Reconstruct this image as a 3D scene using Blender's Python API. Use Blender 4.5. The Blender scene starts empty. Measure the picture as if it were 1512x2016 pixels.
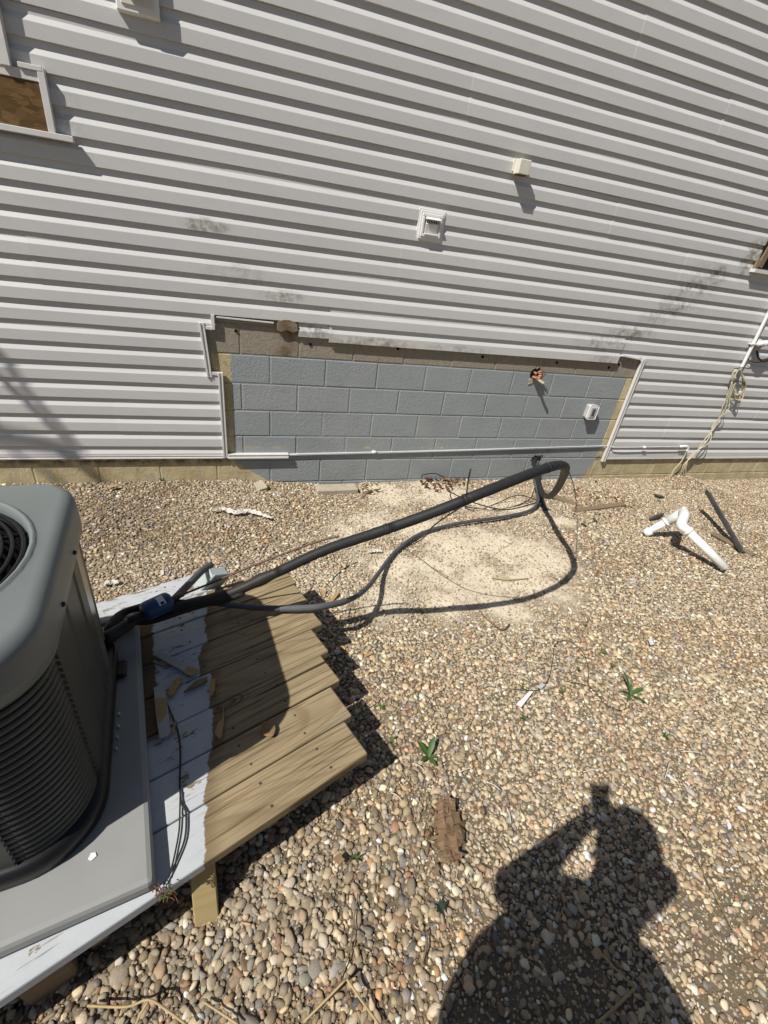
import bpy, bmesh, math, random
import numpy as np
from mathutils import Vector, Matrix, Euler
random.seed(7); rng = np.random.default_rng(11)
SC = bpy.context.scene; COL = SC.collection
# ------------------------------------------------------------------ camera
F_PX = 891.219
CR = np.array([[0.951001, -0.282883, 0.124797], [-0.041874, -0.517748, -0.854508], [0.306339, 0.807412, -0.504225]])
CC = np.array([0.142785, -3.424043, 1.832375])
cam_d = bpy.data.cameras.new('camera'); cam = bpy.data.objects.new('camera', cam_d); COL.objects.link(cam)
cam_d.sensor_fit = 'HORIZONTAL'; cam_d.sensor_width = 36.0; cam_d.lens = 36.0 * F_PX / 1512.0
cam_d.clip_start = 0.05; cam_d.clip_end = 2000
M = Matrix.Identity(4)
for i in range(3):
    M[i][0] = CR[0][i]; M[i][1] = -CR[1][i]; M[i][2] = -CR[2][i]; M[i][3] = CC[i]
cam.matrix_world = M
SC.camera = cam
# ------------------------------------------------------------------ sky, sun, exposure
SUN = Vector((-0.5738, -0.2868, 0.7671)).normalized()          # direction to the sun
w = bpy.data.worlds.new('World'); SC.world = w; w.use_nodes = True
nt = w.node_tree; bg = nt.nodes['Background']
sky = nt.nodes.new('ShaderNodeTexSky'); sky.sky_type = 'NISHITA'; sky.sun_disc = False
sky.sun_elevation = math.asin(SUN.z); sky.sun_rotation = math.atan2(SUN.x, SUN.y)
nt.links.new(sky.outputs[0], bg.inputs[0]); bg.inputs[1].default_value = 0.05
sd = bpy.data.lights.new('sun', 'SUN'); sd.energy = 5.0; sd.angle = math.radians(0.53); sd.color = (1.0, 0.955, 0.88)
so = bpy.data.objects.new('sun', sd); COL.objects.link(so)
so.rotation_euler = SUN.to_track_quat('Z', 'Y').to_euler(); so.location = (-6, -4, 9)
SC.view_settings.view_transform = 'Standard'; SC.view_settings.look = 'None'
SC.view_settings.exposure = 0.05; SC.view_settings.gamma = 1.0
SC.cycles.max_bounces = 5; SC.cycles.diffuse_bounces = 2; SC.cycles.glossy_bounces = 2; SC.cycles.transmission_bounces = 2

# ------------------------------------------------------------------ ground height, picking points
def gh(x, y):
    x = np.asarray(x, float); y = np.asarray(y, float)
    t = np.clip(-y / 2.3, 0, 1); s = 1.35 * t - 0.35 * t ** 3
    wz = np.interp(x, [-2, .2, .9, 3.5, 4.6, 4.95, 5.3, 6.0, 7.5], [.06, .065, 0, 0, -.01, .03, -.05, -.06, -.08])
    return wz * (1 - s) + .2 * s
def pray(px, py): return CR.T @ np.array([(px - 756) / F_PX, (py - 1008) / F_PX, 1.0])
def atz(px, py, z): d = pray(px, py); return Vector(CC + d * ((z - CC[2]) / d[2]))
def aty(px, py, y=0.0): d = pray(px, py); return Vector(CC + d * ((y - CC[1]) / d[1]))
def gp(px, py, dz=0.0):
    z = 0.1
    for _ in range(50):
        p = atz(px, py, z + dz); z = .5 * z + .5 * float(gh(p.x, p.y))
    return p

# ------------------------------------------------------------------ node helper
class NM:
    def __init__(s, name, rough=.6, spec=.3, metal=0):
        s.m = bpy.data.materials.new(name); s.m.use_nodes = True
        s.t = s.m.node_tree; s.b = s.t.nodes['Principled BSDF']
        s.b.inputs['Roughness'].default_value = rough; s.b.inputs['Specular IOR Level'].default_value = spec
        s.b.inputs['Metallic'].default_value = metal
    def n(s, typ, **kw):
        nd = s.t.nodes.new('ShaderNode' + typ)
        for k, v in kw.items(): setattr(nd, k, v)
        return nd
    def put(s, sock, v):
        if isinstance(v, bpy.types.NodeSocket): s.t.links.new(v, sock)
        elif v is not None:
            if isinstance(v, (tuple, list)) and len(v) == 3 and sock.type == 'RGBA': v = (*v, 1)
            sock.default_value = v
    def math(s, op, a, b=None, c=None, clamp=False):
        nd = s.n('Math', operation=op, use_clamp=clamp); s.put(nd.inputs[0], a)
        if b is not None: s.put(nd.inputs[1], b)
        if c is not None: s.put(nd.inputs[2], c)
        return nd.outputs[0]
    def pos(s): return s.n('NewGeometry').outputs['Position']
    def obj(s): return s.n('TexCoord').outputs['Object']
    def xyz(s, v): nd = s.n('SeparateXYZ'); s.put(nd.inputs[0], v); return nd.outputs
    def mapv(s, v, scale=(1, 1, 1), loc=(0, 0, 0), rot=(0, 0, 0)):
        nd = s.n('Mapping'); s.put(nd.inputs[0], v); nd.inputs['Scale'].default_value = scale
        s.put(nd.inputs['Location'], loc); nd.inputs['Rotation'].default_value = rot; return nd.outputs[0]
    def noise(s, v, scale, det=4, rough=.55, dist=0):
        nd = s.n('TexNoise'); s.put(nd.inputs['Vector'], v); nd.inputs['Scale'].default_value = scale
        nd.inputs['Detail'].default_value = det; nd.inputs['Roughness'].default_value = rough; nd.inputs['Distortion'].default_value = dist
        return nd.outputs[0]
    def step(s, v, a, b): 
        nd = s.n('MapRange', clamp=True, interpolation_type='SMOOTHSTEP'); s.put(nd.inputs[0], v)
        nd.inputs[1].default_value = a; nd.inputs[2].default_value = b; return nd.outputs[0]
    def mix(s, f, a, b, mode='MIX'):
        nd = s.n('Mix', data_type='RGBA', blend_type=mode); s.put(nd.inputs[0], f); s.put(nd.inputs[6], a); s.put(nd.inputs[7], b)
        return nd.outputs[2]
    def ramp(s, f, stops):
        nd = s.n('ValToRGB'); s.put(nd.inputs[0], f); e = nd.color_ramp.elements
        while len(e) < len(stops): e.new(.5)
        for el, (p, c) in zip(e, stops): el.position = p; el.color = (*c, 1)
        return nd.outputs[0]
    def col(s, v): s.put(s.b.inputs['Base Color'], v); return s
    def rgh(s, v): s.put(s.b.inputs['Roughness'], v); return s
    def bump(s, h, strength=.3, dist=.002):
        nd = s.n('Bump'); nd.inputs['Strength'].default_value = strength; nd.inputs['Distance'].default_value = dist
        s.put(nd.inputs['Height'], h); s.put(s.b.inputs['Normal'], nd.outputs[0]); return s
    def rnd(s): return s.n('ObjectInfo').outputs['Random']

def simple(name, c, rough=.6, spec=.3, var=.15, scale=30, bump=.15, metal=0, bdist=.001):
    k = NM(name, rough, spec, metal); v = k.obj()
    n1 = k.noise(v, scale, 5)
    k.col(k.mix(n1, tuple(x * (1 - var * 1.6) for x in c), tuple(min(1, x * (1 + var * 1.6)) for x in c)))
    if bump: k.bump(k.noise(v, scale * 6, 3), bump, bdist)
    return k.m

# ------------------------------------------------------------------ mesh helpers
def link(name, me, mat=None, parent=None, loc=None, rot=None):
    o = bpy.data.objects.new(name, me); COL.objects.link(o)
    if mat and me and not me.materials: me.materials.append(mat)
    if parent: o.parent = parent
    if loc is not None: o.location = loc
    if rot is not None: o.rotation_euler = rot
    return o
def tag(o, label, cat, group=None):
    o['label'] = label; o['category'] = cat
    if group: o['group'] = group
    return o
def empty(name, loc=(0, 0, 0), rz=0):
    o = bpy.data.objects.new(name, None); COL.objects.link(o); o.location = loc; o.rotation_euler = (0, 0, rz); o.empty_display_size = .1
    return o
def pyd(name, vs, fs, smooth=False):
    me = bpy.data.meshes.new(name); me.from_pydata([tuple(v) for v in vs], [], fs); me.validate()
    if smooth: me.polygons.foreach_set('use_smooth', [True] * len(me.polygons))
    me.update(); return me
def bmm(name, bm, smooth=False):
    me = bpy.data.meshes.new(name); bmesh.ops.recalc_face_normals(bm, faces=bm.faces); bm.to_mesh(me); bm.free()
    if smooth: me.polygons.foreach_set('use_smooth', [True] * len(me.polygons))
    return me
def box_bm(sx, sy, sz, bev=0, seg=1, bm=None, loc=(0, 0, 0), rot=None):
    b = bm or bmesh.new(); r = bmesh.ops.create_cube(b, size=1)
    mm = Matrix.Translation(loc) @ (rot.to_matrix().to_4x4() if rot else Matrix.Identity(4)) @ Matrix.Diagonal((sx, sy, sz, 1))
    bmesh.ops.transform(b, matrix=mm, verts=r['verts'])
    if bev:
        ed = list({e for v in r['verts'] for e in v.link_edges})
        bmesh.ops.bevel(b, geom=ed, offset=bev, segments=seg, affect='EDGES', profile=.5)
    return b
def box(name, sx, sy, sz, loc, mat, parent=None, bev=0, rot=None, seg=1):
    return link(name, bmm(name, box_bm(sx, sy, sz, bev, seg)), mat, parent, loc, rot)
def spline(pts, n=8):
    P = [Vector(p) for p in pts]; P = [P[0] * 2 - P[1]] + P + [P[-1] * 2 - P[-2]]; out = []
    for i in range(1, len(P) - 2):
        a, b, c, d = P[i - 1:i + 3]
        for k in range(n):
            t = k / n
            out.append(.5 * ((2 * b) + (c - a) * t + (2 * a - 5 * b + 4 * c - d) * t * t + (3 * b - a - 3 * c + d) * t ** 3))
    out.append(P[-2]); return out
def tube_data(pts, r, seg=10, cap=True, closed=False):
    pts = [Vector(p) for p in pts]; n = len(pts); vs = []; fs = []
    rad = r if callable(r) else (lambda t: r)
    up = Vector((0, 0, 1)); prev = None
    for i, p in enumerate(pts):
        a = pts[max(0, i - 1)]; b = pts[min(n - 1, i + 1)]
        d = (b - a).normalized() if (b - a).length > 1e-9 else Vector((1, 0, 0))
        if prev is None:
            x = d.cross(up); x = x if x.length > .05 else d.cross(Vector((1, 0, 0)))
        else: x = prev - d * prev.dot(d)
        x.normalize(); prev = x; y = d.cross(x); R = rad(i / max(1, n - 1))
        for k in range(seg):
            a_ = 2 * math.pi * k / seg; vs.append(p + x * (math.cos(a_) * R) + y * (math.sin(a_) * R))
    for i in range(n - 1):
        for k in range(seg):
            k2 = (k + 1) % seg; fs.append((i * seg + k, i * seg + k2, (i + 1) * seg + k2, (i + 1) * seg + k))
    if cap: fs.append(tuple(range(seg))[::-1]); fs.append(tuple(range((n - 1) * seg, n * seg)))
    return vs, fs
def tube(name, pts, r, mat, parent=None, seg=10, smooth=8):
    p = spline(pts, smooth) if smooth else pts
    vs, fs = tube_data(p, r, seg); return link(name, pyd(name, vs, fs, True), mat, parent)
def prism(name, poly, th, mat, parent=None, M4=None, bev=0):
    """polygon (x,y) extruded th downward in z"""
    b = bmesh.new(); v = [b.verts.new((x, y, 0)) for x, y in poly]; f = b.faces.new(v)
    r = bmesh.ops.extrude_face_region(b, geom=[f]); bmesh.ops.translate(b, vec=(0, 0, -th), verts=[e for e in r['geom'] if isinstance(e, bmesh.types.BMVert)])
    if bev: bmesh.ops.bevel(b, geom=list(b.edges), offset=bev, segments=1, affect='EDGES')
    o = link(name, bmm(name, b), mat, parent)
    if M4 is not None: o.matrix_local = M4
    return o
def copy_tree(o, parent=None):
    c = o.copy(); COL.objects.link(c); c.parent = parent
    for ch in list(o.children): copy_tree(ch, c)
    return c
def vnoise(x, y, s, seed):
    r = np.random.default_rng(seed).random((256, 256)); X = np.asarray(x) * s + 57.3; Y = np.asarray(y) * s + 91.7
    xi = np.floor(X).astype(int); yi = np.floor(Y).astype(int); fx = X - xi; fy = Y - yi
    fx = fx * fx * (3 - 2 * fx); fy = fy * fy * (3 - 2 * fy); g = lambda a, b: r[a % 256, b % 256]
    return (g(xi, yi) * (1 - fx) + g(xi + 1, yi) * fx) * (1 - fy) + (g(xi, yi + 1) * (1 - fx) + g(xi + 1, yi + 1) * fx) * fy

# ================================================================== MATERIALS
def m_siding():
    k = NM('vinyl_siding', .42, .35); p = k.pos(); X, Y, Z = k.xyz(p)
    n = k.noise(k.mapv(p, (1.2, 1, 3)), 3, 5)
    base = k.mix(n, (.570, .566, .558), (.655, .650, .640))
    base = k.mix(k.math('MULTIPLY', k.rnd(), .35), base, (.54, .538, .535))
    grime = None
    for (cx, cz, rx, rz, amt) in ((.02, 1.80, .17, .05, .8), (.48, 1.45, .2, .05, .6), (.2, 1.55, .25, .09, .3), (4.17, 1.97, .15, .10, 1.0), (3.84, 1.70, .22, .12, .8), (3.5, 1.45, .3, .08, .75), (3.2, 1.33, .35, .09, .5), (4.48, 2.12, .16, .2, .9), (3.98, 1.84, .2, .1, .7), (3.66, 1.58, .2, .08, .55),
                              (1.1, 1.2, .45, .05, .8), (1.85, 1.2, .35, .04, .4), (.7, 1.24, .2, .08, .7), (4.0, 1.85, .3, .3, .25), (-.75, 2.2, .25, .2, .3), (3.3, 1.2, .2, .05, .5)):
        dx = k.math('DIVIDE', k.math('SUBTRACT', X, cx), rx); dz = k.math('DIVIDE', k.math('SUBTRACT', Z, cz), rz)
        r2 = k.math('ADD', k.math('MULTIPLY', dx, dx), k.math('MULTIPLY', dz, dz))
        g = k.math('MULTIPLY', k.step(r2, 1.1, .0), amt)
        grime = g if grime is None else k.math('MAXIMUM', grime, g)
    sp = k.step(k.noise(p, 26, 7, .72), .36, .60)
    big = k.step(k.noise(k.mapv(p, (1, 1, 1)), 9, 4), .35, .65)
    gm = k.math('MULTIPLY', k.math('MULTIPLY', k.math('MULTIPLY', grime, 1.5), sp), k.math('ADD', k.math('MULTIPLY', big, .7), .3), clamp=True)
    base = k.mix(k.math('MULTIPLY', gm, .8), base, (.19, .165, .13))
    dirt = k.math('MULTIPLY', k.step(k.noise(k.mapv(p, (2.5, 1, 14)), 5, 6, .7), .55, .8), .22)
    base = k.mix(dirt, base, (.36, .34, .30))
    k.col(base); k.bump(k.noise(k.mapv(p, (.5, 1, 30)), 60, 2), .05, .0006)
    return k.m
def m_block():
    k = NM('concrete_block', .85, .15); p = k.pos(); X, Y, Z = k.xyz(p)
    nz = k.noise(p, 14, 4); nb = k.noise(p, 5, 3)
    wob = k.math('MULTIPLY', k.math('SUBTRACT', nz, .5), .05)
    low = k.math('MAXIMUM', k.math('SUBTRACT', .215, Z), 0.0)
    left = k.math('ADD', k.math('ADD', .135, k.math('MULTIPLY', low, 1.55)), wob)
    right = k.math('ADD', k.math('SUBTRACT', 3.655, k.math('MULTIPLY', low, .35)), wob)
    pm = k.math('MULTIPLY', k.step(k.math('SUBTRACT', X, left), -.003, .003), k.step(k.math('SUBTRACT', right, X), -.003, .003))
    pm = k.math('MULTIPLY', pm, k.step(k.math('ADD', Z, k.math('MULTIPLY', wob, .12)), 1.057, 1.051))
    # chips along the old pipe line
    band = k.math('MULTIPLY', k.step(k.math('ABSOLUTE', k.math('SUBTRACT', Z, .345)), .016, .004), k.step(k.noise(k.mapv(p, (1, 1, .2)), 7, 3), .58, .66))
    pm = k.math('MULTIPLY', pm, k.math('SUBTRACT', 1.0, k.math('MULTIPLY', band, .8)))
    paint = k.mix(k.step(k.noise(p, 3.5, 4), .3, .7), (.29, .312, .32), (.34, .355, .363))
    paint = k.mix(k.math('MULTIPLY', k.rnd(), .5), paint, (.30, .34, .345))
    paint = k.mix(k.math('MULTIPLY', k.step(k.noise(k.mapv(p, (1, 1, .5)), 20, 6, .7), .62, .78), .3), paint, (.42, .43, .43))
    tan = k.mix(k.step(k.noise(p, 6, 5), .3, .7), (.44, .36, .20), (.60, .52, .34))
    tan = k.mix(k.step(k.noise(k.mapv(p, (4, 1, 1)), 5, 4), .55, .7), tan, (.42, .37, .30))
    tan = k.mix(k.math('MULTIPLY', k.step(k.noise(p, 22, 6, .7), .55, .72), .6), tan, (.16, .13, .08))
    darkband = k.math('MULTIPLY', k.step(k.math('ABSOLUTE', k.math('SUBTRACT', Z, .235)), .05, .0), k.step(nz, .38, .6))  # patchy darker band across the unpainted blocks, just below the siding edge
    tan = k.mix(k.math('MULTIPLY', darkband, .75), tan, (.09, .075, .05))
    brown = k.mix(k.noise(p, 25, 6, .7), (.20, .175, .135), (.42, .38, .31))
    rust = k.math('MULTIPLY', k.step(k.math('ABSOLUTE', k.math('SUBTRACT', X, .52)), .12, .0), k.step(nb, .4, .6))
    brown = k.mix(k.math('MULTIPLY', rust, .8), brown, (.13, .075, .03))
    stripe = k.math('MULTIPLY', k.step(Z, 1.06, 1.075), k.step(Z, 1.105, 1.09))
    un = k.mix(k.step(Z, 1.045, 1.06), tan, brown)
    k.col(k.mix(pm, un, paint)); k.rgh(k.math('SUBTRACT', .9, k.math('MULTIPLY', pm, .35)))
    k.bump(k.math('ADD', k.noise(p, 120, 4, .7), k.math('MULTIPLY', k.noise(p, 40, 3), .7)), .8, .006)
    return k.m
def m_deck():
    k = NM('deck_wood', .75, .2); o = k.obj(); p = k.pos(); X, Y, Z = k.xyz(p); r = k.rnd()
    cmb = k.n('CombineXYZ'); k.put(cmb.inputs[0], k.math('MULTIPLY', r, 31.)); k.put(cmb.inputs[1], k.math('MULTIPLY', r, 7.)); ov = k.n('VectorMath', operation='ADD'); k.put(ov.inputs[0], o); k.put(ov.inputs[1], cmb.outputs[0]); v = ov.outputs[0]
    c = k.mix(k.step(k.noise(k.mapv(v, (3, 9, 1)), 1.2, 4), .3, .7), (.40, .305, .175), (.28, .21, .115))
    c = k.mix(k.math('MULTIPLY', k.step(k.noise(k.mapv(v, (5, 14, 1)), 1.0, 4), .5, .75), .5), c, (.29, .26, .18))
    c = k.mix(k.math('MULTIPLY', r, .3), c, (.27, .21, .12)); c = k.mix(.2, c, (.27, .24, .18))
    d0 = k.noise(k.mapv(v, (.7, 4.2, 1)), 1.0, 1, .4, .35); rings = k.math('FRACT', k.math('MULTIPLY', d0, 26.))
    ring = k.math('MULTIPLY', k.step(rings, .0, .35), k.step(rings, 1.0, .82))
    c = k.mix(k.math('MULTIPLY', k.math('SUBTRACT', 1.0, ring), .36), c, (.13, .085, .042))
    f1 = k.noise(k.mapv(v, (1.8, 95, 4)), 1.0, 3, .6); f2 = k.noise(k.mapv(v, (3.5, 190, 4)), 1.0, 3, .6)
    c = k.mix(k.math('MULTIPLY', k.step(f1, .56, .62), .65), c, (.085, .053, .025)); c = k.mix(k.math('MULTIPLY', k.step(f2, .5, .65), .4), c, (.12, .08, .04))
    crack = k.step(k.noise(k.mapv(v, (1.1, 38, 3)), 1.0, 2, .5), .68, .70); c = k.mix(k.math('MULTIPLY', crack, .9), c, (.03, .02, .012))
    knot = k.n('TexVoronoi'); k.put(knot.inputs['Vector'], k.mapv(v, (2.0, 5, 0))); knot.inputs['Scale'].default_value = 1.0
    kr = k.math('FRACT', k.math('MULTIPLY', knot.outputs['Distance'], 22.)); kz = k.step(knot.outputs['Distance'], .24, .10)
    c = k.mix(k.math('MULTIPLY', kz, k.math('ADD', .25, k.math('MULTIPLY', k.step(kr, .3, .7), .45))), c, (.085, .05, .024)); c = k.mix(k.step(knot.outputs['Distance'], .055, .03), c, (.045, .025, .012))
    rag = k.noise(k.mapv(v, (9, 26, 5)), 1.0, 5, .72); low = k.noise(k.mapv(v, (2, 8, 5)), 1.0, 2)
    edge = k.math('ADD', .012, k.math('ADD', k.math('MULTIPLY', k.math('SUBTRACT', r, .5), .055), k.math('ADD', k.math('MULTIPLY', k.math('SUBTRACT', rag, .5), .03), k.math('MULTIPLY', k.math('SUBTRACT', low, .5), .05))))
    pm = k.step(k.math('SUBTRACT', edge, X), -.002, .003)
    s1 = k.noise(k.mapv(v, (6, 120, 5)), 1.0, 4, .65); patch = k.step(k.math('ADD', k.noise(p, 6, 4), k.math('MULTIPLY', k.math('ADD', Y, 2.62), .22)), .46, .62)
    wear = k.math('MAXIMUM', k.math('MULTIPLY', k.step(s1, .60, .645), k.math('ADD', .35, k.math('MULTIPLY', patch, .65))), k.step(k.math('ADD', k.math('MULTIPLY', k.noise(k.mapv(v, (16, 45, 5)), 1.0, 5, .7), .7), k.math('MULTIPLY', patch, .18)), .57, .585))
    pm = k.math('MULTIPLY', pm, k.math('SUBTRACT', 1.0, k.math('MULTIPLY', wear, .92)))
    padx = k.math('SUBTRACT', X, k.math('ADD', -.543, k.math('MULTIPLY', Y, -.161)))
    gap = k.math('MULTIPLY', k.step(k.math('ADD', padx, k.math('MULTIPLY', k.math('SUBTRACT', rag, .5), .05)), .036, .026), k.math('MULTIPLY', k.step(Y, -2.5, -2.42), k.step(Y, -1.86, -1.92)))
    pm = k.math('MULTIPLY', pm, k.math('SUBTRACT', 1.0, gap)); c = k.mix(k.math('MULTIPLY', gap, .6), c, (.09, .055, .03))
    white = k.mix(k.noise(p, 18, 5, .7), (.40, .425, .45), (.53, .555, .575))
    brownedge = k.math('MULTIPLY', k.step(k.math('SUBTRACT', X, edge), .055, .0), .5)
    c = k.mix(brownedge, c, (.11, .068, .034))
    k.col(k.mix(pm, c, white)); k.bump(k.math('ADD', k.math('MULTIPLY', f1, -.8), k.math('MULTIPLY', crack, -1.0)), .5, .002)
    return k.m
def m_wood(name, a, b, scale=1.0):
    k = NM(name, .75, .2); o = k.obj()
    f = k.noise(k.mapv(o, (4 * scale, 90 * scale, 60 * scale)), 1.0, 4, .6, .3)
    k.col(k.mix(f, a, b)); k.bump(f, .4, .0015); return k.m
def m_ground():
    k = NM('gravel_soil', .95, .1); p = k.pos()
    at = k.n('Attribute'); at.attribute_name = 'dust'; at.attribute_type = 'GEOMETRY'
    n1 = k.noise(p, 8, 6, .65); n2 = k.noise(p, 90, 4, .7)
    vor = k.n('TexVoronoi'); k.put(vor.inputs['Vector'], p); vor.inputs['Scale'].default_value = 55
    soil = k.mix(n1, (.09, .068, .045), (.22, .17, .115))
    soil = k.mix(.65, soil, k.mix(n2, (.085, .066, .045), (.26, .21, .145)))
    rd = k.mix(n2, (.54, .46, .345), (.80, .715, .57))
    k.col(k.mix(at.outputs['Fac'], soil, rd)); k.bump(k.math('ADD', n2, k.math('MULTIPLY', vor.outputs['Distance'], -.6)), .7, .006)
    return k.m
def m_pebble(inst):
    k = NM('pebble_stone', .62, .3)
    if inst:
        at = k.n('Attribute'); at.attribute_name = 'col'; at.attribute_type = 'INSTANCER'; c = at.outputs['Color']
    else: c = k.n('ObjectInfo').outputs['Color']
    o = k.obj(); n = k.noise(o, 2.2, 5, .65)
    k.col(k.mix(k.math('MULTIPLY', k.step(n, .42, .7), .4), c, k.mix(.6, c, (.42, .36, .28), 'MULTIPLY')))
    k.bump(k.noise(o, 9, 3), .15, .05); return k.m

MAT = {}
MAT['siding'] = m_siding(); MAT['block'] = m_block(); MAT['deck'] = m_deck(); MAT['ground'] = m_ground()
MAT['trim'] = simple('white_trim', (.66, .65, .63), .45, .35, .06, 14, .04)
MAT['pvc'] = simple('white_pvc', (.80, .80, .78), .35, .4, .04, 10, .03)
MAT['white_plastic'] = simple('white_plastic', (.80, .79, .77), .4, .4, .04, 12, .03)
MAT['cream_plastic'] = simple('cream_plastic', (.70, .66, .57), .5, .3, .06, 20, .05)
MAT['grey_plastic'] = simple('grey_cover', (.45, .46, .46), .5, .3, .1, 20, .05)
MAT['dark'] = simple('dark_void', (.012, .011, .01), .9, .1, .1, 10, 0)
MAT['rubber'] = simple('black_insulation', (.022, .023, .025), .62, .3, .25, 40, .25)
MAT['conduit'] = simple('grey_conduit', (.075, .08, .09), .55, .35, .15, 25, .1)
MAT['wire'] = simple('black_wire', (.03, .026, .024), .55, .3, .2, 40, 0)
MAT['copper'] = simple('copper_line', (.12, .06, .042), .5, .4, .3, 40, .1)
MAT['blue'] = simple('blue_drier', (.012, .055, .14), .4, .4, .1, 20, .05)
MAT['paper'] = simple('paper_label', (.6, .62, .62), .6, .2, .1, 60, 0)
MAT['boxgrey'] = simple('pale_grey_box', (.42, .47, .46), .5, .3, .06, 20, .05)
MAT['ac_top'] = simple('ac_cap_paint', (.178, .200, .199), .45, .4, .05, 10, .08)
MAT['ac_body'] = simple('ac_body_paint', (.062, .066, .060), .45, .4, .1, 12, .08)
MAT['ac_steel'] = simple('ac_steel_panel', (.30, .28, .24), .28, .5, .1, 12, .05, .6)
MAT['ac_black'] = simple('ac_base_black', (.009, .009, .010), .35, .4, .2, 12, .05)
MAT['pad'] = simple('grey_pad', (.27, .275, .268), .6, .3, .1, 6, .12)
def m_osb():
    k = NM('osb_board', .8, .15); o = k.obj(); v = k.n('TexVoronoi'); k.put(v.inputs['Vector'], k.mapv(o, (14, 14, 30), (0, 0, 0), (0, .5, 0))); v.inputs['Scale'].default_value = 1.3
    n = k.noise(k.mapv(o, (6, 6, 40), (0, 0, 0), (0, .3, 0)), 2.0, 5, .7, .8); bw = k.n('RGBToBW'); k.put(bw.inputs[0], v.outputs['Color'])
    c = k.mix(bw.outputs[0], (.085, .048, .02), (.22, .135, .055)); k.col(k.mix(k.step(n, .5, .7), c, (.09, .05, .022))); k.bump(n, .4, .003); return k.m
MAT['board'] = m_osb()
MAT['oldwood'] = m_wood('weathered_wood', (.13, .095, .06), (.30, .23, .15))
MAT['freshwood'] = m_wood('split_wood', (.30, .18, .07), (.50, .35, .17))
MAT['postwood'] = m_wood('post_wood', (.30, .22, .10), (.46, .36, .19))
MAT['bark'] = m_wood('rotten_wood', (.10, .06, .035), (.30, .205, .125))
MAT['leaf'] = simple('green_leaf', (.06, .115, .03), .5, .3, .3, 30, .1)
MAT['weed'] = simple('small_weed', (.085, .13, .035), .6, .2, .3, 30, 0)
MAT['ivy'] = simple('ivy_leaf', (.022, .045, .028), .45, .3, .2, 30, .1)
MAT['dead'] = simple('dead_leaf', (.13, .055, .03), .7, .2, .5, 12, .1)
MAT['deadtan'] = simple('dry_leaf', (.26, .17, .09), .7, .2, .3, 14, .1)
MAT['straw'] = simple('straw', (.42, .32, .17), .6, .25, .2, 20, .05)
MAT['rag'] = simple('white_rag', (.60, .56, .50), .8, .1, .15, 25, .2)
MAT['paver'] = simple('concrete_paver', (.42, .37, .28), .9, .1, .2, 18, .5, 0, .003)
MAT['metalbar'] = simple('dark_metal_bar', (.06, .06, .058), .55, .4, .5, 12, .2)
MAT['cable'] = simple('cream_cable', (.56, .50, .36), .55, .25, .12, 20, .05)
MAT['peb_i'] = m_pebble(True); MAT['peb_o'] = m_pebble(False)
MAT['cloth'] = simple('dark_cloth', (.03, .035, .05), .9, .1, .2, 30, .1)
MAT['skin'] = simple('skin', (.45, .28, .2), .55, .3, .08, 20, 0)
MAT['treebark'] = simple('tree_bark', (.10, .08, .06), .9, .1, .3, 14, .4, 0, .004)
# ================================================================== GROUND
DUST = [(gp(x, y), r) for x, y, r in ((760, 975, .28), (850, 965, .3), (930, 985, .3), (1010, 1000, .25), (830, 1045, .25), (740, 1030, .2), (900, 1080, .28), (980, 1075, .25), (1050, 1090, .25), (860, 1130, .22), (950, 1150, .25), (1050, 1150, .2), (1090, 1110, .18), (780, 1120, .2), (760, 1180, .15), (880, 1190, .14), (1000, 1200, .12), (680, 1060, .16), (1105, 1030, .12))]
DIRT = [(gp(x, y), r) for x, y, r in ((1040, 1960, .16), (1140, 1920, .14), (950, 2010, .12), (1440, 1930, .22), (1480, 1800, .16), (1390, 1850, .10), (870, 1660, .05))]
def dust(x, y):
    m = np.zeros(np.shape(x))
    for p, r in DUST: m = np.maximum(m, np.exp(-(((x - p.x) ** 2 + (y - p.y) ** 2) / (r * r)) * .62))
    n = vnoise(x, y, 7, 3) * .5 + vnoise(x, y, 24, 4) * .5
    return np.clip((m * 1.45 - .28 + (n - .5) * 1.15) * 1.05, 0, 1)
def dirt(x, y):
    m = np.zeros(np.shape(x))
    for p, r in DIRT: m = np.maximum(m, np.exp(-(((x - p.x) ** 2 + (y - p.y) ** 2) / (r * r))))
    return np.clip(m + (vnoise(x, y, 14, 8) - .5) * .5, 0, 1)
def gz(x, y):
    return gh(x, y) + (vnoise(x, y, 1.6, 1) - .5) * .02 + (vnoise(x, y, 5, 2) - .5) * .012
def axis(lo, hi, st, far):
    mid = np.arange(lo, hi + 1e-6, st); e = np.array([.3, 1, 3, 8, 20, 60, 200, 600.])
    return np.concatenate([(lo - e * far)[::-1], mid, hi + e * far])
gx = axis(-2.2, 7.2, .025, 1); gy = np.concatenate([-4.4 - np.array([.3, 1, 3, 8, 20, 60, 200, 600.])[::-1], np.arange(-4.4, .3, .025), [.6, 2, 8, 40, 200, 600]])
X, Y = np.meshgrid(gx, gy); Zg = gz(X, Y) + dust(X, Y) * (.010 + .012 * vnoise(X, Y, 6, 5)) + dirt(X, Y) * .008 + (vnoise(X, Y, 30, 6) - .5) * .006
far_ = (np.abs(X - 2.5) > 8) | (Y < -6) | (Y > 1); Zg = np.where(far_, np.minimum(Zg, .19), Zg)
nx, ny = len(gx), len(gy); vs = np.stack([X.ravel(), Y.ravel(), Zg.ravel()], 1)
idx = np.arange(nx * ny).reshape(ny, nx); fs = np.stack([idx[:-1, :-1], idx[:-1, 1:], idx[1:, 1:], idx[1:, :-1]], -1).reshape(-1, 4)
gm = bpy.data.meshes.new('ground'); gm.vertices.add(len(vs)); gm.vertices.foreach_set('co', vs.ravel())
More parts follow.
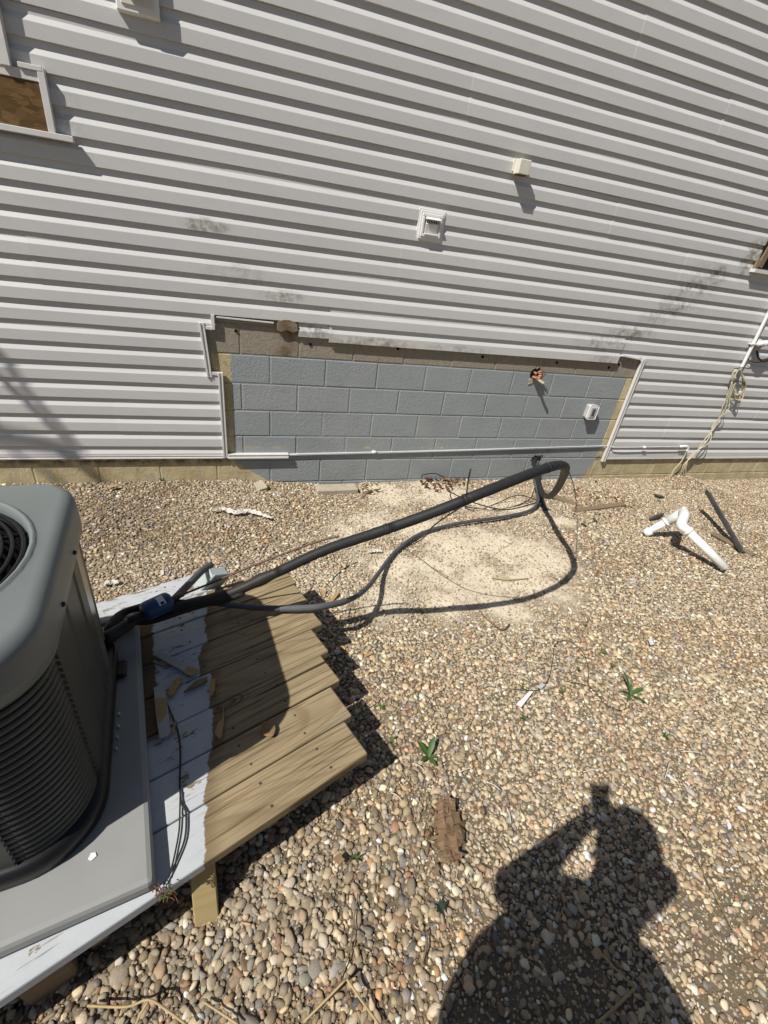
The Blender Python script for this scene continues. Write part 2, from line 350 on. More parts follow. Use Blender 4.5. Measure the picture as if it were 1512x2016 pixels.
gm.loops.add(fs.size); gm.loops.foreach_set('vertex_index', fs.ravel()); gm.polygons.add(len(fs)); gm.polygons.foreach_set('loop_start', np.arange(0, fs.size, 4))
gm.polygons.foreach_set('use_smooth', np.ones(len(fs), bool)); gm.update(calc_edges=True)
at = gm.attributes.new('dust', 'FLOAT', 'POINT'); at.data.foreach_set('value', dust(X, Y).ravel())
ground = link('ground', gm, MAT['ground']); ground['kind'] = 'structure'
# pebble shapes
PEB = []
for i in range(9):
    b = bmesh.new(); bmesh.ops.create_icosphere(b, subdivisions=2, radius=.5); r_ = np.random.default_rng(100 + i)
    k1, k2 = r_.normal(size=(2, 3)); pl = [(Vector(r_.normal(size=3)).normalized(), r_.uniform(.27, .43)) for _ in range(6 if i < 4 else 11)]
    for v in b.verts:
        d = v.co.normalized(); v.co *= 1 + .09 * math.sin(3 * d.dot(Vector(k1)) + i) + .06 * math.sin(4 * d.dot(Vector(k2)))
        for n_, o_ in pl:
            q = v.co.dot(n_) - o_
            if q > 0: v.co -= n_ * q * (.8 if i < 4 else .98)
        v.co.y *= .80; v.co.z *= .48
    PEB.append(bmm('pebble', b, True))
PAL = np.array([(.33, .265, .17), (.265, .21, .135), (.385, .32, .215), (.215, .172, .118), (.29, .245, .18), (.20, .185, .165), (.46, .40, .30), (.55, .49, .40), (.30, .20, .12), (.36, .23, .12), (.16, .145, .125), (.24, .22, .20), (.13, .13, .135), (.65, .61, .54), (.25, .15, .10), (.20, .21, .175)])
PW = np.array([18, 17, 15, 12, 10, 4, 9, 4, 7, 2, 4, 3, 1, 1.2, 2.5, 2.]); PW /= PW.sum()
def project(P):
    q = (P - CC) @ CR.T; z = np.maximum(q[:, 2], .05)
    return q[:, 0] / z * F_PX + 756, q[:, 1] / z * F_PX + 1008, q[:, 2]
def layer(sp, dmean, dsig, dmin, dmax, seed, lift, maxdep=99):
    r_ = np.random.default_rng(seed); a, b = np.meshgrid(np.arange(-2.0, 7.0, sp), np.arange(-3.9, -.005, sp))
    x = (a + r_.uniform(-.55, .55, a.shape) * sp).ravel(); y = np.minimum((b + r_.uniform(-.55, .55, a.shape) * sp).ravel(), -.012)
    d = np.clip(dmean * np.exp(r_.normal(0, dsig, x.shape)), dmin, dmax)
    px, py, dep = project(np.stack([x, y, gz(x, y)], 1))
    keep = (dep > .3) & (dep < maxdep) & (px > -160) & (px < 1680) & (py < 2250)
    ds = dust(x, y); dt = dirt(x, y)
    keep &= r_.random(x.shape) > np.clip(ds * .48, 0, .48) ; keep &= r_.random(x.shape) > np.clip((dt - .25) * 1.1, 0, .8) * (.9 if dmean > .015 else 0)
    x, y, d, ds, dt = (q[keep] for q in (x, y, d, ds, dt))
    c = PAL[r_.choice(len(PAL), len(x), p=PW)] * np.exp(r_.normal(-.12, .26, (len(x), 1))) * np.array((1.03, .985, .965))
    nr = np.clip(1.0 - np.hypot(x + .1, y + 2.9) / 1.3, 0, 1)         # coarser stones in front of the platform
    d *= .90 + .38 * nr * (vnoise(x, y, 5, 12)) - .18 * np.clip((x - 2.2) / 3, 0, 1)
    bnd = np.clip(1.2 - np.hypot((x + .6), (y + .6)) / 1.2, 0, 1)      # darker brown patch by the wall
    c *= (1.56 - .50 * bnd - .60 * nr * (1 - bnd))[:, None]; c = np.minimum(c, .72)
    pale = np.clip((vnoise(x, y, 3, 21) - .35) * 1.2, 0, .4) + np.clip(1 - np.hypot(x - 1.1, y + 1.7) / 1.1, 0, 1) * .45
    d = d * (1 - .38 * ds); k = np.clip(ds * .2 * r_.random(len(x)) + pale * r_.random(len(x)), 0, .9)[:, None]   # stone dust lying on them
    c = c * (1 - k) + np.array((.60, .53, .41)) * k
    z = gz(x, y) + d * lift + ds * (.010 + .012 * vnoise(x, y, 6, 5)) * .95 + dt * .007 + np.where(ds > .25, d * .10, 0)
    rot = np.stack([r_.normal(0, .2, len(x)), r_.normal(0, .2, len(x)), r_.uniform(0, 6.283, len(x))], 1)
    sc = d[:, None] * np.exp(r_.normal(0, .2, (len(x), 3)))
    return np.stack([x, y, z], 1), rot, sc, c, r_.integers(0, len(PEB), len(x))
LY = [layer(.0158, .0192, .33, .009, .034, 1, .15), layer(.025, .0190, .30, .010, .034, 2, .25), layer(.0125, .0090, .28, .005, .015, 3, .25, 2.7)]
P_, R_, S_, C_, I_ = (np.concatenate([l[j] for l in LY]) for j in range(5))
# keep the stones clear of the foundation and of the things lying on the ground
px, py, dep = project(P_); size = S_.mean(1) / np.maximum(dep, .1)
inv = (px > 5) & (px < 1507) & (py < 2010) & (dep > .2)
uu = P_[:, 0] * .932 + P_[:, 1] * .363; vv = -P_[:, 0] * .363 + P_[:, 1] * .932
hid = (vv > -2.66) & (vv < -1.5) & (uu < -.25)
order = np.argsort(-np.where(inv & ~hid, size, 0)); big = order[:300]; rest = np.setdiff1d(np.arange(len(P_)), big)
PEBO = []
for m_ in PEB:
    mm = m_.copy(); mm.materials.append(MAT['peb_o']); PEBO.append(mm)
for j in big:
    o = bpy.data.objects.new('pebble', PEBO[I_[j]]); COL.objects.link(o); o.parent = ground
    o.location = P_[j]; o.rotation_euler = R_[j]; o.scale = S_[j]; o.color = (*C_[j], 1)
pc = bpy.data.collections.new('pebble_shapes')
for i, m_ in enumerate(PEB):
    m_.materials.append(MAT['peb_i']); pc.objects.link(bpy.data.objects.new('pebble_shape_%02d' % i, m_))
pm = bpy.data.meshes.new('gravel'); pm.vertices.add(len(rest)); pm.vertices.foreach_set('co', P_[rest].ravel())
for nm, ty, dat, key in (('rot', 'FLOAT_VECTOR', R_, 'vector'), ('scl', 'FLOAT_VECTOR', S_, 'vector')):
    a = pm.attributes.new(nm, ty, 'POINT'); a.data.foreach_set(key, dat[rest].astype(np.float32).ravel())
a = pm.attributes.new('col', 'FLOAT_COLOR', 'POINT'); a.data.foreach_set('color', np.concatenate([C_[rest], np.ones((len(rest), 1))], 1).astype(np.float32).ravel())
a = pm.attributes.new('idx', 'INT', 'POINT'); a.data.foreach_set('value', I_[rest].astype(np.int32))
gravel = link('gravel', pm, None, ground); gravel['kind'] = 'stuff'; gravel['label'] = 'loose tan and grey river gravel'
ng = bpy.data.node_groups.new('gravel_scatter', 'GeometryNodeTree')
ng.interface.new_socket('Geometry', in_out='INPUT', socket_type='NodeSocketGeometry'); ng.interface.new_socket('Geometry', in_out='OUTPUT', socket_type='NodeSocketGeometry')
gi = ng.nodes.new('NodeGroupInput'); go = ng.nodes.new('NodeGroupOutput'); ip = ng.nodes.new('GeometryNodeInstanceOnPoints'); ci = ng.nodes.new('GeometryNodeCollectionInfo')
ci.inputs['Collection'].default_value = pc; ci.inputs['Separate Children'].default_value = True; ci.inputs['Reset Children'].default_value = True
def na(n_, t_):
    a = ng.nodes.new('GeometryNodeInputNamedAttribute'); a.data_type = t_; a.inputs['Name'].default_value = n_; return a.outputs[0]
er = ng.nodes.new('FunctionNodeEulerToRotation'); L = ng.links.new
L(na('rot', 'FLOAT_VECTOR'), er.inputs[0]); L(er.outputs[0], ip.inputs['Rotation']); L(na('scl', 'FLOAT_VECTOR'), ip.inputs['Scale'])
L(na('idx', 'INT'), ip.inputs['Instance Index']); ip.inputs['Pick Instance'].default_value = True
m2p = ng.nodes.new('GeometryNodeMeshToPoints'); L(gi.outputs[0], m2p.inputs[0])
L(m2p.outputs[0], ip.inputs['Points']); L(ci.outputs[0], ip.inputs['Instance']); L(ip.outputs[0], go.inputs[0])
gravel.modifiers.new('scatter', 'NODES').node_group = ng

# ================================================================== HOUSE: block foundation and vinyl siding
house = empty('house', (1.5, 0, 0)); tag(house, 'house wall of pale grey vinyl siding above a concrete block foundation', 'house')
house.location = (0, 0, 0)
S_B, H_B = .4064, .2032; ZT = 1.05
core = box('foundation', 16, .3, 4.8, (2.5, .1535, 2.0), MAT['block'], house)           # face at y = .0035: the mortar plane
def block_mesh(w_, h_):
    b = box_bm(w_, .09, h_, .0045, 2); return bmm('concrete_block', b)
BM = {}
def block(x0, x1, z0, z1):
    w_ = round(x1 - x0 - .0095, 3); h_ = round(z1 - z0 - .0095, 3)
    if (w_, h_) not in BM: BM[(w_, h_)] = block_mesh(w_, h_); BM[(w_, h_)].materials.append(MAT['block'])
    o = bpy.data.objects.new('concrete_block', BM[(w_, h_)]); COL.objects.link(o); o.parent = core
    o.location = Vector(((x0 + x1) / 2, .045 + random.uniform(-.0012, .0012), (z0 + z1) / 2)) - core.location
    o.rotation_euler = (random.uniform(-.004, .004), random.uniform(-.0025, .0025), random.uniform(-.003, .003))
for row in range(-2, 7):                      # row 0 is the top painted course
    z1 = ZT - row * H_B; z0 = z1 - H_B; off = 0 if row % 2 == 0 else .5
    ka, kb = (-1, 10) if row < 4 else (-6, 18)
    for k in range(ka, kb): block((k + off) * S_B, (k + 1 + off) * S_B, z0, z1)
# siding -------------------------------------------------------------
YF = -.0225; PIT = .11705; ZS = .3615
PROF = [(0, .0122), (0, .0006), (.0012, 0), (.0590, 0), (.0606, .0006), (.0835, .0124), (.086, .0128), (PIT, .0134)]
def clip_prof(lo, hi):
    out = []
    for (za, ya), (zb, yb) in zip(PROF[:-1], PROF[1:]):
        if zb < lo or za > hi: continue
        def at(z): return ya + (yb - ya) * ((z - za) / (zb - za) if zb > za else 0)
        a = (max(za, lo), at(max(za, lo))); b = (min(zb, hi), at(min(zb, hi)))
        if not out or out[-1] != a: out.append(a)
        out.append(b)
    if lo > .0005: out = [(lo, .0145)] + out
    return out
sid_n = [0]
def siding(x0, x1, k0, n=2, proud=0.0, lo=0.0, hi=None, cut=None):
    """n courses starting at course k0, optional lower/upper clip (metres above the first lip) and sloped bottom cut"""
    vs = []; fs = []; xs = list(np.arange(x0, x1, .22)) + [x1]; sid_n[0] += 1
    sd_ = random.uniform(0, 50)
    for c in range(n):
        l = max(0, lo - c * PIT); h_ = PIT if hi is None else min(PIT, hi - c * PIT)
        if h_ <= l: continue
        pr = clip_prof(l, h_); b = len(vs); m_ = len(pr)
        for x in xs:
            wv = .0011 * math.sin(x * 2.3 + sd_) + .0007 * math.sin(x * 6.1 + sd_ * 2); dz = .0008 * math.sin(x * 1.7 + sd_)
            for z, y in pr: vs.append((x, YF - proud + y + wv, ZS + PIT * (k0 + c) + z + dz))
        for i in range(len(xs) - 1):
            for j in range(m_ - 1): fs.append((b + i * m_ + j, b + (i + 1) * m_ + j, b + (i + 1) * m_ + j + 1, b + i * m_ + j + 1))
    if not fs: return
    me = pyd('siding_panel', vs, fs); o = link('siding_panel', me, MAT['siding'], house)
    sm = o.modifiers.new('thick', 'SOLIDIFY'); sm.thickness = .0015; sm.offset = 1
XL, XR = -3.2, 8.5
def run(x0, x1, k0, seams, **kw):
    s = [x0] + [q for q in seams if x0 + .05 < q < x1 - .05] + [x1]
    for i, (a, b) in enumerate(zip(s[:-1], s[1:])):
        siding(a - (.022 if i else 0), b, k0, proud=.0016 * i, **kw)
SEAM = {13: [.18, 3.78], 15: [2.94], 17: [-1.2, 2.24], 19: [1.62, 5.1], 21: [0.1, 3.6], 23: [-1.0, 2.7], 25: [1.2, 3.34], 11: [1.3, 4.9], 9: [-.9, 3.18], 7: [.82, 4.45], 1: [-.61, 4.41], 3: [-2.0, 5.6], 5: [-1.3, 4.9], -1: [4.0]}
for k0 in range(9, 35, 2): run(XL, XR, k0, SEAM.get(k0, [random.uniform(-1, 2), random.uniform(3, 6)]))
# courses that stop at the exposed blocks
siding(XL, -.036, 7, 1); siding(-.036, .026, 7, 1, lo=.034)
siding(.60, .83, 7, 1, lo=.022); siding(XL, .83, 8, 1); siding(.818, 3.45, 7, 2, proud=.006); siding(3.45, 3.735, 8, 1); siding(3.45, 3.735, 7, 1, lo=.062)
siding(3.735, 4.45, 7, 2); siding(4.43, XR, 7, 2, proud=.002)
siding(XL, -.024, 5, 2); siding(XL, -.012, 4, 1, lo=.072); siding(XL, .050, 4, 1, hi=.072)
siding(XL, .050, 3, 1); run(XL, .052, 1, SEAM[1]); siding(XL, .054, 0, 1); siding(XL, .054, -1, 1, lo=.038)
for k0 in (5, 3, 1): run(3.735, XR, k0, SEAM[k0])
siding(3.735, XR, -1, 2, lo=.0)
# trims (white J-channel strips)
def trim(pts, wd, dp, y=-.020, name='j_channel', lip=True):
    (xa, za), (xb, zb) = pts; d = Vector((xb - xa, 0, zb - za)); ln = d.length; ang = math.atan2(d.x, d.z)
    o = empty_mesh = link(name, None) if False else None
    b = box_bm(wd, dp, ln, .0015)
    if lip: box_bm(wd * .34, .007, ln - .004, .001, 1, b, (wd * .33, -dp / 2 - .003, 0)); box_bm(wd * .16, .004, ln - .004, 0, 1, b, (-wd * .38, -dp / 2 - .0015, 0))
    return link(name, bmm(name, b), MAT['trim'], house, ((xa + xb) / 2, y, (za + zb) / 2), (0, ang, 0))
trim(((-.036, 1.245), (-.008, .886)), .034, .020)
trim(((.064, .924), (.068, .268)), .034, .020)
trim(((-.024, .917), (.054, .912)), .022, .018, -.022, lip=False)
trim(((.036, 1.206), (.036, 1.298)), .022, .018, -.023, lip=False)
trim(((-.03, 1.217), (.028, 1.212)), .02, .016, -.022, lip=False)
trim(((3.737, 1.243), (3.742, .206)), .040, .022)
trim(((3.47, 1.252), (3.70, 1.232)), .014, .035, -.022, lip=False)
trim(((XL, .277), (.05, .277)), .026, .014, -.016)
trim(((3.762, .238), (XR, .238)), .020, .018, -.017, lip=False)
trim(((.085, .283), (.548, .285)), .034, .036, -.018, 'starter_strip')
trim(((.06, 1.286), (.43, 1.279)), .010, .024, -.012, 'starter_strip', lip=False)
# half-moon of old mortar under the cut siding, nail holes
for x, z in ((.18, 1.205), (.69, 1.150), (1.36, 1.165), (2.1, 1.150), (2.83, 1.145), (3.50, 1.168), (3.40, 1.135)):
    b = bmesh.new(); bmesh.ops.create_cone(b, cap_ends=True, segments=10, radius1=.011, radius2=.011, depth=.012)
    link('nail_hole', bmm('nail_hole', b), MAT['dark'], house, (x, .0, z), (math.pi / 2, 0, 0))
hm = [(.452, 1.235), (.452, 1.283), (.47, 1.297), (.50, 1.305), (.535, 1.306), (.57, 1.298), (.59, 1.282), (.592, 1.24), (.56, 1.228), (.52, 1.24), (.48, 1.226)]
b = bmesh.new(); f_ = b.faces.new([b.verts.new((x, -.002, z)) for x, z in hm]); r_ = bmesh.ops.extrude_face_region(b, geom=[f_]); bmesh.ops.translate(b, vec=(0, -.026, 0), verts=[e for e in r_['geom'] if isinstance(e, bmesh.types.BMVert)])
link('mortar_patch', bmm('mortar_patch', b), MAT['block'], house)
# boarded window at the upper left
win = empty('window'); win.parent = house; win.location = (-1.1, -.03, 2.1)
def wpart(name, x0, x1, z0, z1, y, d, mat, bev=.002): return box(name, x1 - x0, d, z1 - z0, ((x0 + x1) / 2 + 1.1, y + .03, (z0 + z1) / 2 - 2.1), mat, win, bev)
wpart('board', -1.5, -.698, 2.112, 2.305, -.030, .03, MAT['board'])
wpart('upper_channel', -1.5, -.675, 2.305, 2.345, -.034, .03, MAT['trim']); wpart('side_channel', -.700, -.668, 2.1125, 2.362, -.041, .034, MAT['trim'])
wpart('sill_strip', -1.5, -.592, 2.086, 2.112, -.046, .036, MAT['trim']); wpart('casing', -.845, -.803, 2.34, 3.6, -.046, .04, MAT['trim']); wpart('casing', -.90, -.850, 2.345, 3.6, -.040, .03, MAT['cream_plastic'])
wpart('channel_stub', -.775, -.676, 2.345, 2.366, -.046, .026, MAT['trim'])
wpart('pane', -1.6, -.902, 2.36, 3.6, -.036, .01, simple('window_glass', (.05, .055, .06), .1, .5, .05, 3, 0))
# torn opening at the right edge
op = empty('wall_opening'); op.parent = house; op.location = (4.9, -.03, 2.1)
def opart(name, x0, x1, z0, z1, y, d, mat, bev=.002, ry=0): return box(name, x1 - x0, d, z1 - z0, ((x0 + x1) / 2 - 4.9, y + .03, (z0 + z1) / 2 - 2.1), mat, op, bev, (0, ry, 0))
opart('void', 4.545, 5.3, 2.07, 2.36, -.032, .02, MAT['dark']); opart('broken_board', 4.63, 5.2, 2.10, 2.19, -.046, .012, MAT['dead'], ry=.35); opart('splinter', 4.55, 4.61, 2.075, 2.33, -.046, .02, MAT['oldwood'], ry=.12)
opart('sill_strip', 4.50, 5.4, 2.030, 2.058, -.05, .05, MAT['trim']); opart('side_channel', 4.515, 4.548, 2.06, 2.13, -.040, .026, MAT['oldwood'], ry=.05)
# ================================================================== THINGS FIXED TO THE WALL
def wbox(name, x0, x1, z0, z1, y0, y1, mat, parent, bev=.002, rot=None, seg=1):
    return box(name, x1 - x0, abs(y1 - y0), z1 - z0, Vector(((x0 + x1) / 2, (y0 + y1) / 2, (z0 + z1) / 2)) - parent.location, mat, parent, bev, rot, seg)
v = tag(empty('exhaust_vent', (1.47, -.03, 1.982)), 'white square exhaust vent with stepped frame and open hood on the siding', 'vent')
for i, (e, d) in enumerate(((0, .040), (.012, .048), (.026, .055))):
    b = bmesh.new(); hw, hh = .0975 - e, .0925 - e; t = .016
    for s in (-1, 1):
        box_bm(2 * hw, d - .028, t, .002, 1, b, (0, -(d - .028) / 2 - .000, s * (hh - t / 2))); box_bm(t, d - .028, 2 * hh - 2 * t - .0004, .002, 1, b, (s * (hw - t / 2), -(d - .028) / 2, 0))
    link('frame', bmm('frame', b), MAT['white_plastic'], v)
wbox('back_plate', 1.412, 1.528, 1.929, 2.035, -.032, -.046, MAT['white_plastic'], v)
b = bmesh.new(); pf = [(-.008, .047), (-.018, .049), (-.040, .041), (-.044, .035), (-.040, .032), (-.018, .036), (-.008, .036)]
vv_ = [[b.verts.new((x, -.008 + y, z)) for y, z in pf] for x in (-.05, .05)]
for i in range(len(pf)): b.faces.new((vv_[0][i], vv_[1][i], vv_[1][(i + 1) % len(pf)], vv_[0][(i + 1) % len(pf)]))
b.faces.new(vv_[0][::-1]); b.faces.new(vv_[1]); link('hood', bmm('hood', b), MAT['white_plastic'], v)
wbox('dark_slot', 1.424, 1.516, 1.998, 2.012, -.0462, -.049, MAT['dark'], v, 0)
for i in range(7): wbox('tooth', 1.428 + i * .013, 1.433 + i * .013, 1.992, 2.012, -.049, -.054, MAT['white_plastic'], v, .001)
wbox('flap', 1.424, 1.516, 1.940, 1.994, -.052, -.058, MAT['white_plastic'], v, .003, Euler((.22, 0, 0))); wbox('lower_lip', 1.420, 1.520, 1.926, 1.938, -.046, -.068, MAT['white_plastic'], v, .003)
v.location.y += .016
t = tag(empty('sensor_box', (2.035, -.03, 2.385)), 'small cream plastic box high on the siding, casting a long shadow', 'box')
wbox('shell', 1.995, 2.078, 2.347, 2.428, -.022, -.100, MAT['cream_plastic'], t, .004); wbox('dark_underside', 2.003, 2.070, 2.343, 2.349, -.035, -.092, MAT['dead'], t, 0)
wbox('back_flange', 1.985, 2.083, 2.362, 2.434, -.018, -.034, MAT['cream_plastic'], t, .002); wbox('lid_seam', 1.9935, 2.0795, 2.350, 2.4295, -.086, -.089, MAT['trim'], t, 0)
t = tag(empty('light_mount', (-.215, -.03, 2.74)), 'white mounting block with recessed panel at the top edge, upper left', 'mounting block')
wbox('block', -.312, -.122, 2.638, 2.86, -.018, -.060, MAT['white_plastic'], t, .006); wbox('inner_panel', -.288, -.146, 2.664, 2.84, -.056, -.066, MAT['cream_plastic'], t, .003)
wbox('hood', -.27, -.165, 2.715, 2.84, -.066, -.095, MAT['white_plastic'], t, .008); wbox('slot', -.255, -.18, 2.700, 2.714, -.064, -.085, MAT['dark'], t, 0)
t = tag(empty('outlet_cover', (3.35, 0, .73)), 'grey rounded outlet cover with dark slot on the painted blocks', 'outlet cover')
wbox('body', 3.305, 3.398, .668, .795, .01, -.060, MAT['grey_plastic'], t, .014, None, 3); wbox('rim', 3.300, 3.403, .663, .800, -.050, -.062, MAT['white_plastic'], t, .014, None, 3)
wbox('face', 3.318, 3.385, .680, .783, -.061, -.068, MAT['grey_plastic'], t, .004); wbox('slot', 3.336, 3.367, .698, .765, -.067, -.0705, MAT['conduit'], t, .002)
# hole with torn foam and a pipe stub
def ragged(cx, cz, r, n, amp, seed):
    q = random.Random(seed); return [(cx + math.cos(2 * math.pi * i / n) * r * (1 + q.uniform(-amp, amp)), cz + math.sin(2 * math.pi * i / n) * r * (1 + q.uniform(-amp, amp))) for i in range(n)]
def wall_patch(name, poly, y, th, mat, parent):
    b = bmesh.new(); f = b.faces.new([b.verts.new((x, y, z)) for x, z in poly]); r = bmesh.ops.extrude_face_region(b, geom=[f])
    bmesh.ops.translate(b, vec=(0, th, 0), verts=[e for e in r['geom'] if isinstance(e, bmesh.types.BMVert)])
    o = link(name, bmm(name, b), mat, parent); o.location = -parent.location; return o
def lump(name, loc, r, mat, parent, seed, sc=(1, 1, 1), amp=.35):
    q = random.Random(seed); b = bmesh.new(); bmesh.ops.create_icosphere(b, subdivisions=2, radius=r)
    k = [Vector((q.gauss(0, 1), q.gauss(0, 1), q.gauss(0, 1))) for _ in range(3)]
    for v_ in b.verts:
        d = v_.co.normalized(); v_.co *= 1 + amp * .5 * math.sin(3 * d.dot(k[0])) + amp * .4 * math.sin(5 * d.dot(k[1]) + 1) + q.uniform(-.06, .06)
        v_.co = Vector((v_.co.x * sc[0], v_.co.y * sc[1], v_.co.z * sc[2]))
    return link(name, bmm(name, b, True), mat, parent, Vector(loc) - (parent.location if parent else Vector()))
foam = simple('pink_foam', (.45, .22, .15), .8, .2, .5, 30, .3)
t = tag(empty('pipe_stub', (2.66, 0, 1.03)), 'ragged hole with torn pink foam and a pipe stub in the top painted course', 'pipe stub')
wall_patch('hole', ragged(2.655, 1.035, .055, 16, .35, 3), -.004, .02, MAT['dark'], t)
for i, (dx, dz, r) in enumerate(((-.02, .03, .02), (.02, .015, .024), (-.005, -.005, .026), (.03, -.02, .018), (-.03, .0, .018), (.005, .04, .018))): lump('foam', (2.66 + dx, -.022 - .008 * (i % 3), 1.02 + dz), r, foam, t, i, (1, 1.1, .7), .6)
tb = tube('pipe', [(2.665, .01, 1.0), (2.66, -.05, 1.002), (2.668, -.085, .995), (2.685, -.105, .985)], .013, MAT['paver'], t, 10, 4); tb.location = -t.location
wall_patch('chip', ragged(2.62, .972, .03, 9, .5, 9), -.006, .006, MAT['paver'], t)
for i in range(7):
    a = random.uniform(0, 6.28); p0 = Vector((2.645, -.02, 1.05)); p1 = p0 + Vector((math.cos(a) * .07, -.03 - random.random() * .02, abs(math.sin(a)) * .05 - .01))
    s_ = tube('fibre', [p0, (p0 + p1) / 2 + Vector((0, -.02, .01)), p1], .0022, MAT['dead'], t, 5, 3); s_.location = -t.location
# thin white conduit along the foundation, climbing a little to the right
MAT['conduit_paint'] = simple('painted_conduit', (.50, .52, .52), .45, .3, .08, 14, .04)
con = tag(empty('foundation_conduit', (.55, -.012, .29)), 'thin white conduit running along the foundation from platform side to right trim', 'conduit')
def cz(x): return .292 + (x - .55) * .0265
def wchild(o, p): o.location = -p.location; return o
wchild(tube('pipe', [(.545, -.016, .290), (1.3, -.016, cz(1.3) - .004), (2.2, -.017, cz(2.2) - .006), (3.0, -.018, cz(3.0)), (3.70, -.02, cz(3.7)), (3.80, -.05, .374), (4.2, -.052, .378), (4.70, -.054, .388)], .0062, MAT['conduit_paint'], con, 8, 8), con)
b = bmesh.new(); xs = np.linspace(.56, 3.68, 14); rows = [[b.verts.new((x, y, cz(x) - .004 * math.sin((x - .55) * 1.0) + z)) for y, z in ((.006, .002), (-.0215, -.005), (-.0215, -.009), (.006, -.004))] for x in xs]
for r0, r1 in zip(rows[:-1], rows[1:]):
    for i in range(4): b.faces.new((r0[i], r1[i], r1[(i + 1) % 4], r0[(i + 1) % 4]))
wchild(link('flange', bmm('flange', b), MAT['conduit_paint'], con), con)
for x in (1.27, 4.18): wchild(tube('coupling', [(x - .02, -.016 if x < 3 else -.052, cz(x) if x < 3 else .3775), (x + .02, -.016 if x < 3 else -.052, cz(x) if x < 3 else .3775)], .0125, MAT['pvc'], con, 10, 0), con)
wchild(tube('elbow', [(4.66, -.054, .387), (4.74, -.056, .390), (4.775, -.058, .372), (4.78, -.058, .335)], .014, MAT['pvc'], con, 10, 5), con)
wchild(tube('wire_tail', [(4.78, -.058, .34), (4.785, -.055, .22), (4.74, -.05, .10), (4.74, -.06, .02)], .006, MAT['cable'], con, 6, 5), con)
# riser conduit at the right edge
rc = tag(empty('riser_conduit', (4.95, -.05, 1.2)), 'white riser conduit coming down the siding at the right edge', 'conduit')
wchild(tube('pipe', [(4.965, -.05, 1.20), (4.96, -.05, 1.40), (4.955, -.05, 1.60), (4.95, -.05, 1.80), (4.95, -.05, 1.98)], .0155, MAT['pvc'], rc, 12, 4), rc)
for z in (1.45, 1.85): wbox('strap', 4.925, 4.985, z, z + .014, -.028, -.068, MAT['trim'], rc, .002)
# hanging coil of cream cable
cc = tag(empty('cable_coil', (5.0, -.08, 1.2)), 'looped coil of cream cable hanging under the riser conduit', 'cable coil')
def cp(px, py, y=-.075): return aty(px, py, y)
for i in range(5):
    j = random.Random(i); o1 = lambda: Vector((j.uniform(-.012, .012), j.uniform(-.02, .02), j.uniform(-.01, .01)))
    wchild(tube('loop', [cp(1451, 728) + o1(), cp(1444, 742) + o1(), cp(1443, 765) + o1(), cp(1447, 786 - 3 * i) + o1(), cp(1455, 790 - 4 * i) + o1(), cp(1462, 770) + o1(), cp(1464, 748) + o1(), cp(1459, 733) + o1(), cp(1452, 729) + o1()], .0052, MAT['cable'], cc, 7, 6), cc)
for i in range(3):
    j = Vector((.012 * i - .01, -.008 * i, 0))
    wchild(tube('strand', [cp(1443, 752) + j, cp(1432, 782) + j, cp(1424, 805) + j * 2, cp(1408, 838) - j, cp(1388, 868) + j * 2, cp(1366, 895) - j, cp(1347, 915, -.06) + j, cp(1342, 938, -.05) + j * 2], .0048, MAT['cable'], cc, 7, 6), cc)
wchild(tube('cable_end', [cp(1457, 770), cp(1455, 783), cp(1455, 792)], .014, MAT['cable'], cc, 8, 4), cc)
for a_, b_ in (((1443, 752), (1466, 757)), ((1446, 726), (1476, 726))): wchild(tube('tie', [cp(*a_, -.09), cp((a_[0] + b_[0]) / 2, a_[1] - 2, -.10), cp(*b_, -.09)], .0045, MAT['wire'], cc, 6, 4), cc)
# white pipe stub with a bracket, right edge
ps = tag(empty('hose_bib', (5.1, -.03, 1.46)), 'white pipe fitting with dark bracket beside the riser conduit', 'pipe fitting')
def c2(px, py, y=-.10): return aty(px, py, y)
wchild(tube('flange', [c2(1491, 678, -.03), c2(1491, 678, -.045)], .05, MAT['grey_plastic'], ps, 14, 0), ps)
wchild(tube('pipe', [c2(1492, 678, -.03), c2(1496, 677, -.10), c2(1512, 675, -.11), c2(1540, 672, -.11)], .022, MAT['pvc'], ps, 12, 4), ps)
wchild(tube('collar', [c2(1502, 677, -.105), c2(1511, 675, -.11)], .027, MAT['pvc'], ps, 12, 0), ps)
wchild(tube('bracket', [c2(1490, 690, -.03), c2(1493, 704, -.07), c2(1504, 712, -.07), c2(1520, 706, -.05)], .008, MAT['wire'], ps, 6, 5), ps)
wchild(tube('loose_wire', [c2(1470, 706, -.035), c2(1484, 713, -.05), c2(1500, 712, -.05), c2(1520, 700, -.04)], .004, MAT['wire'], ps, 6, 5), ps)

# ================================================================== WOODEN PLATFORM, PAD, CONDENSER
dk = tag(empty('wooden_platform', (-.2, -2.4, .2)), 'low wooden platform of staggered planks, half white painted, under the condenser', 'platform')
DA = math.radians(21.3); du = Vector((math.cos(DA), math.sin(DA), 0)); dv = Vector((-math.sin(DA), math.cos(DA), 0)); ZD = .43
ENDS = [-.485, -.451, -.406, -.369, -.313, -.295, -.280, -.606]
for i, ue in enumerate(ENDS):
    u0 = -2.05 + .02 * (i % 3); v0 = -2.643 + .1425 * i; ln = ue - u0
    cpos = du * ((u0 + ue) / 2) + dv * (v0 + .069) + Vector((0, 0, ZD - .019 + random.uniform(-.0015, .0015)))
    b = box_bm(ln, .1385, .038, .005, 2); o = link('plank', bmm('plank', b), MAT['deck'], dk, cpos - dk.location, (random.uniform(-.008, .008), random.uniform(-.002, .002), DA + random.uniform(-.006, .006)))
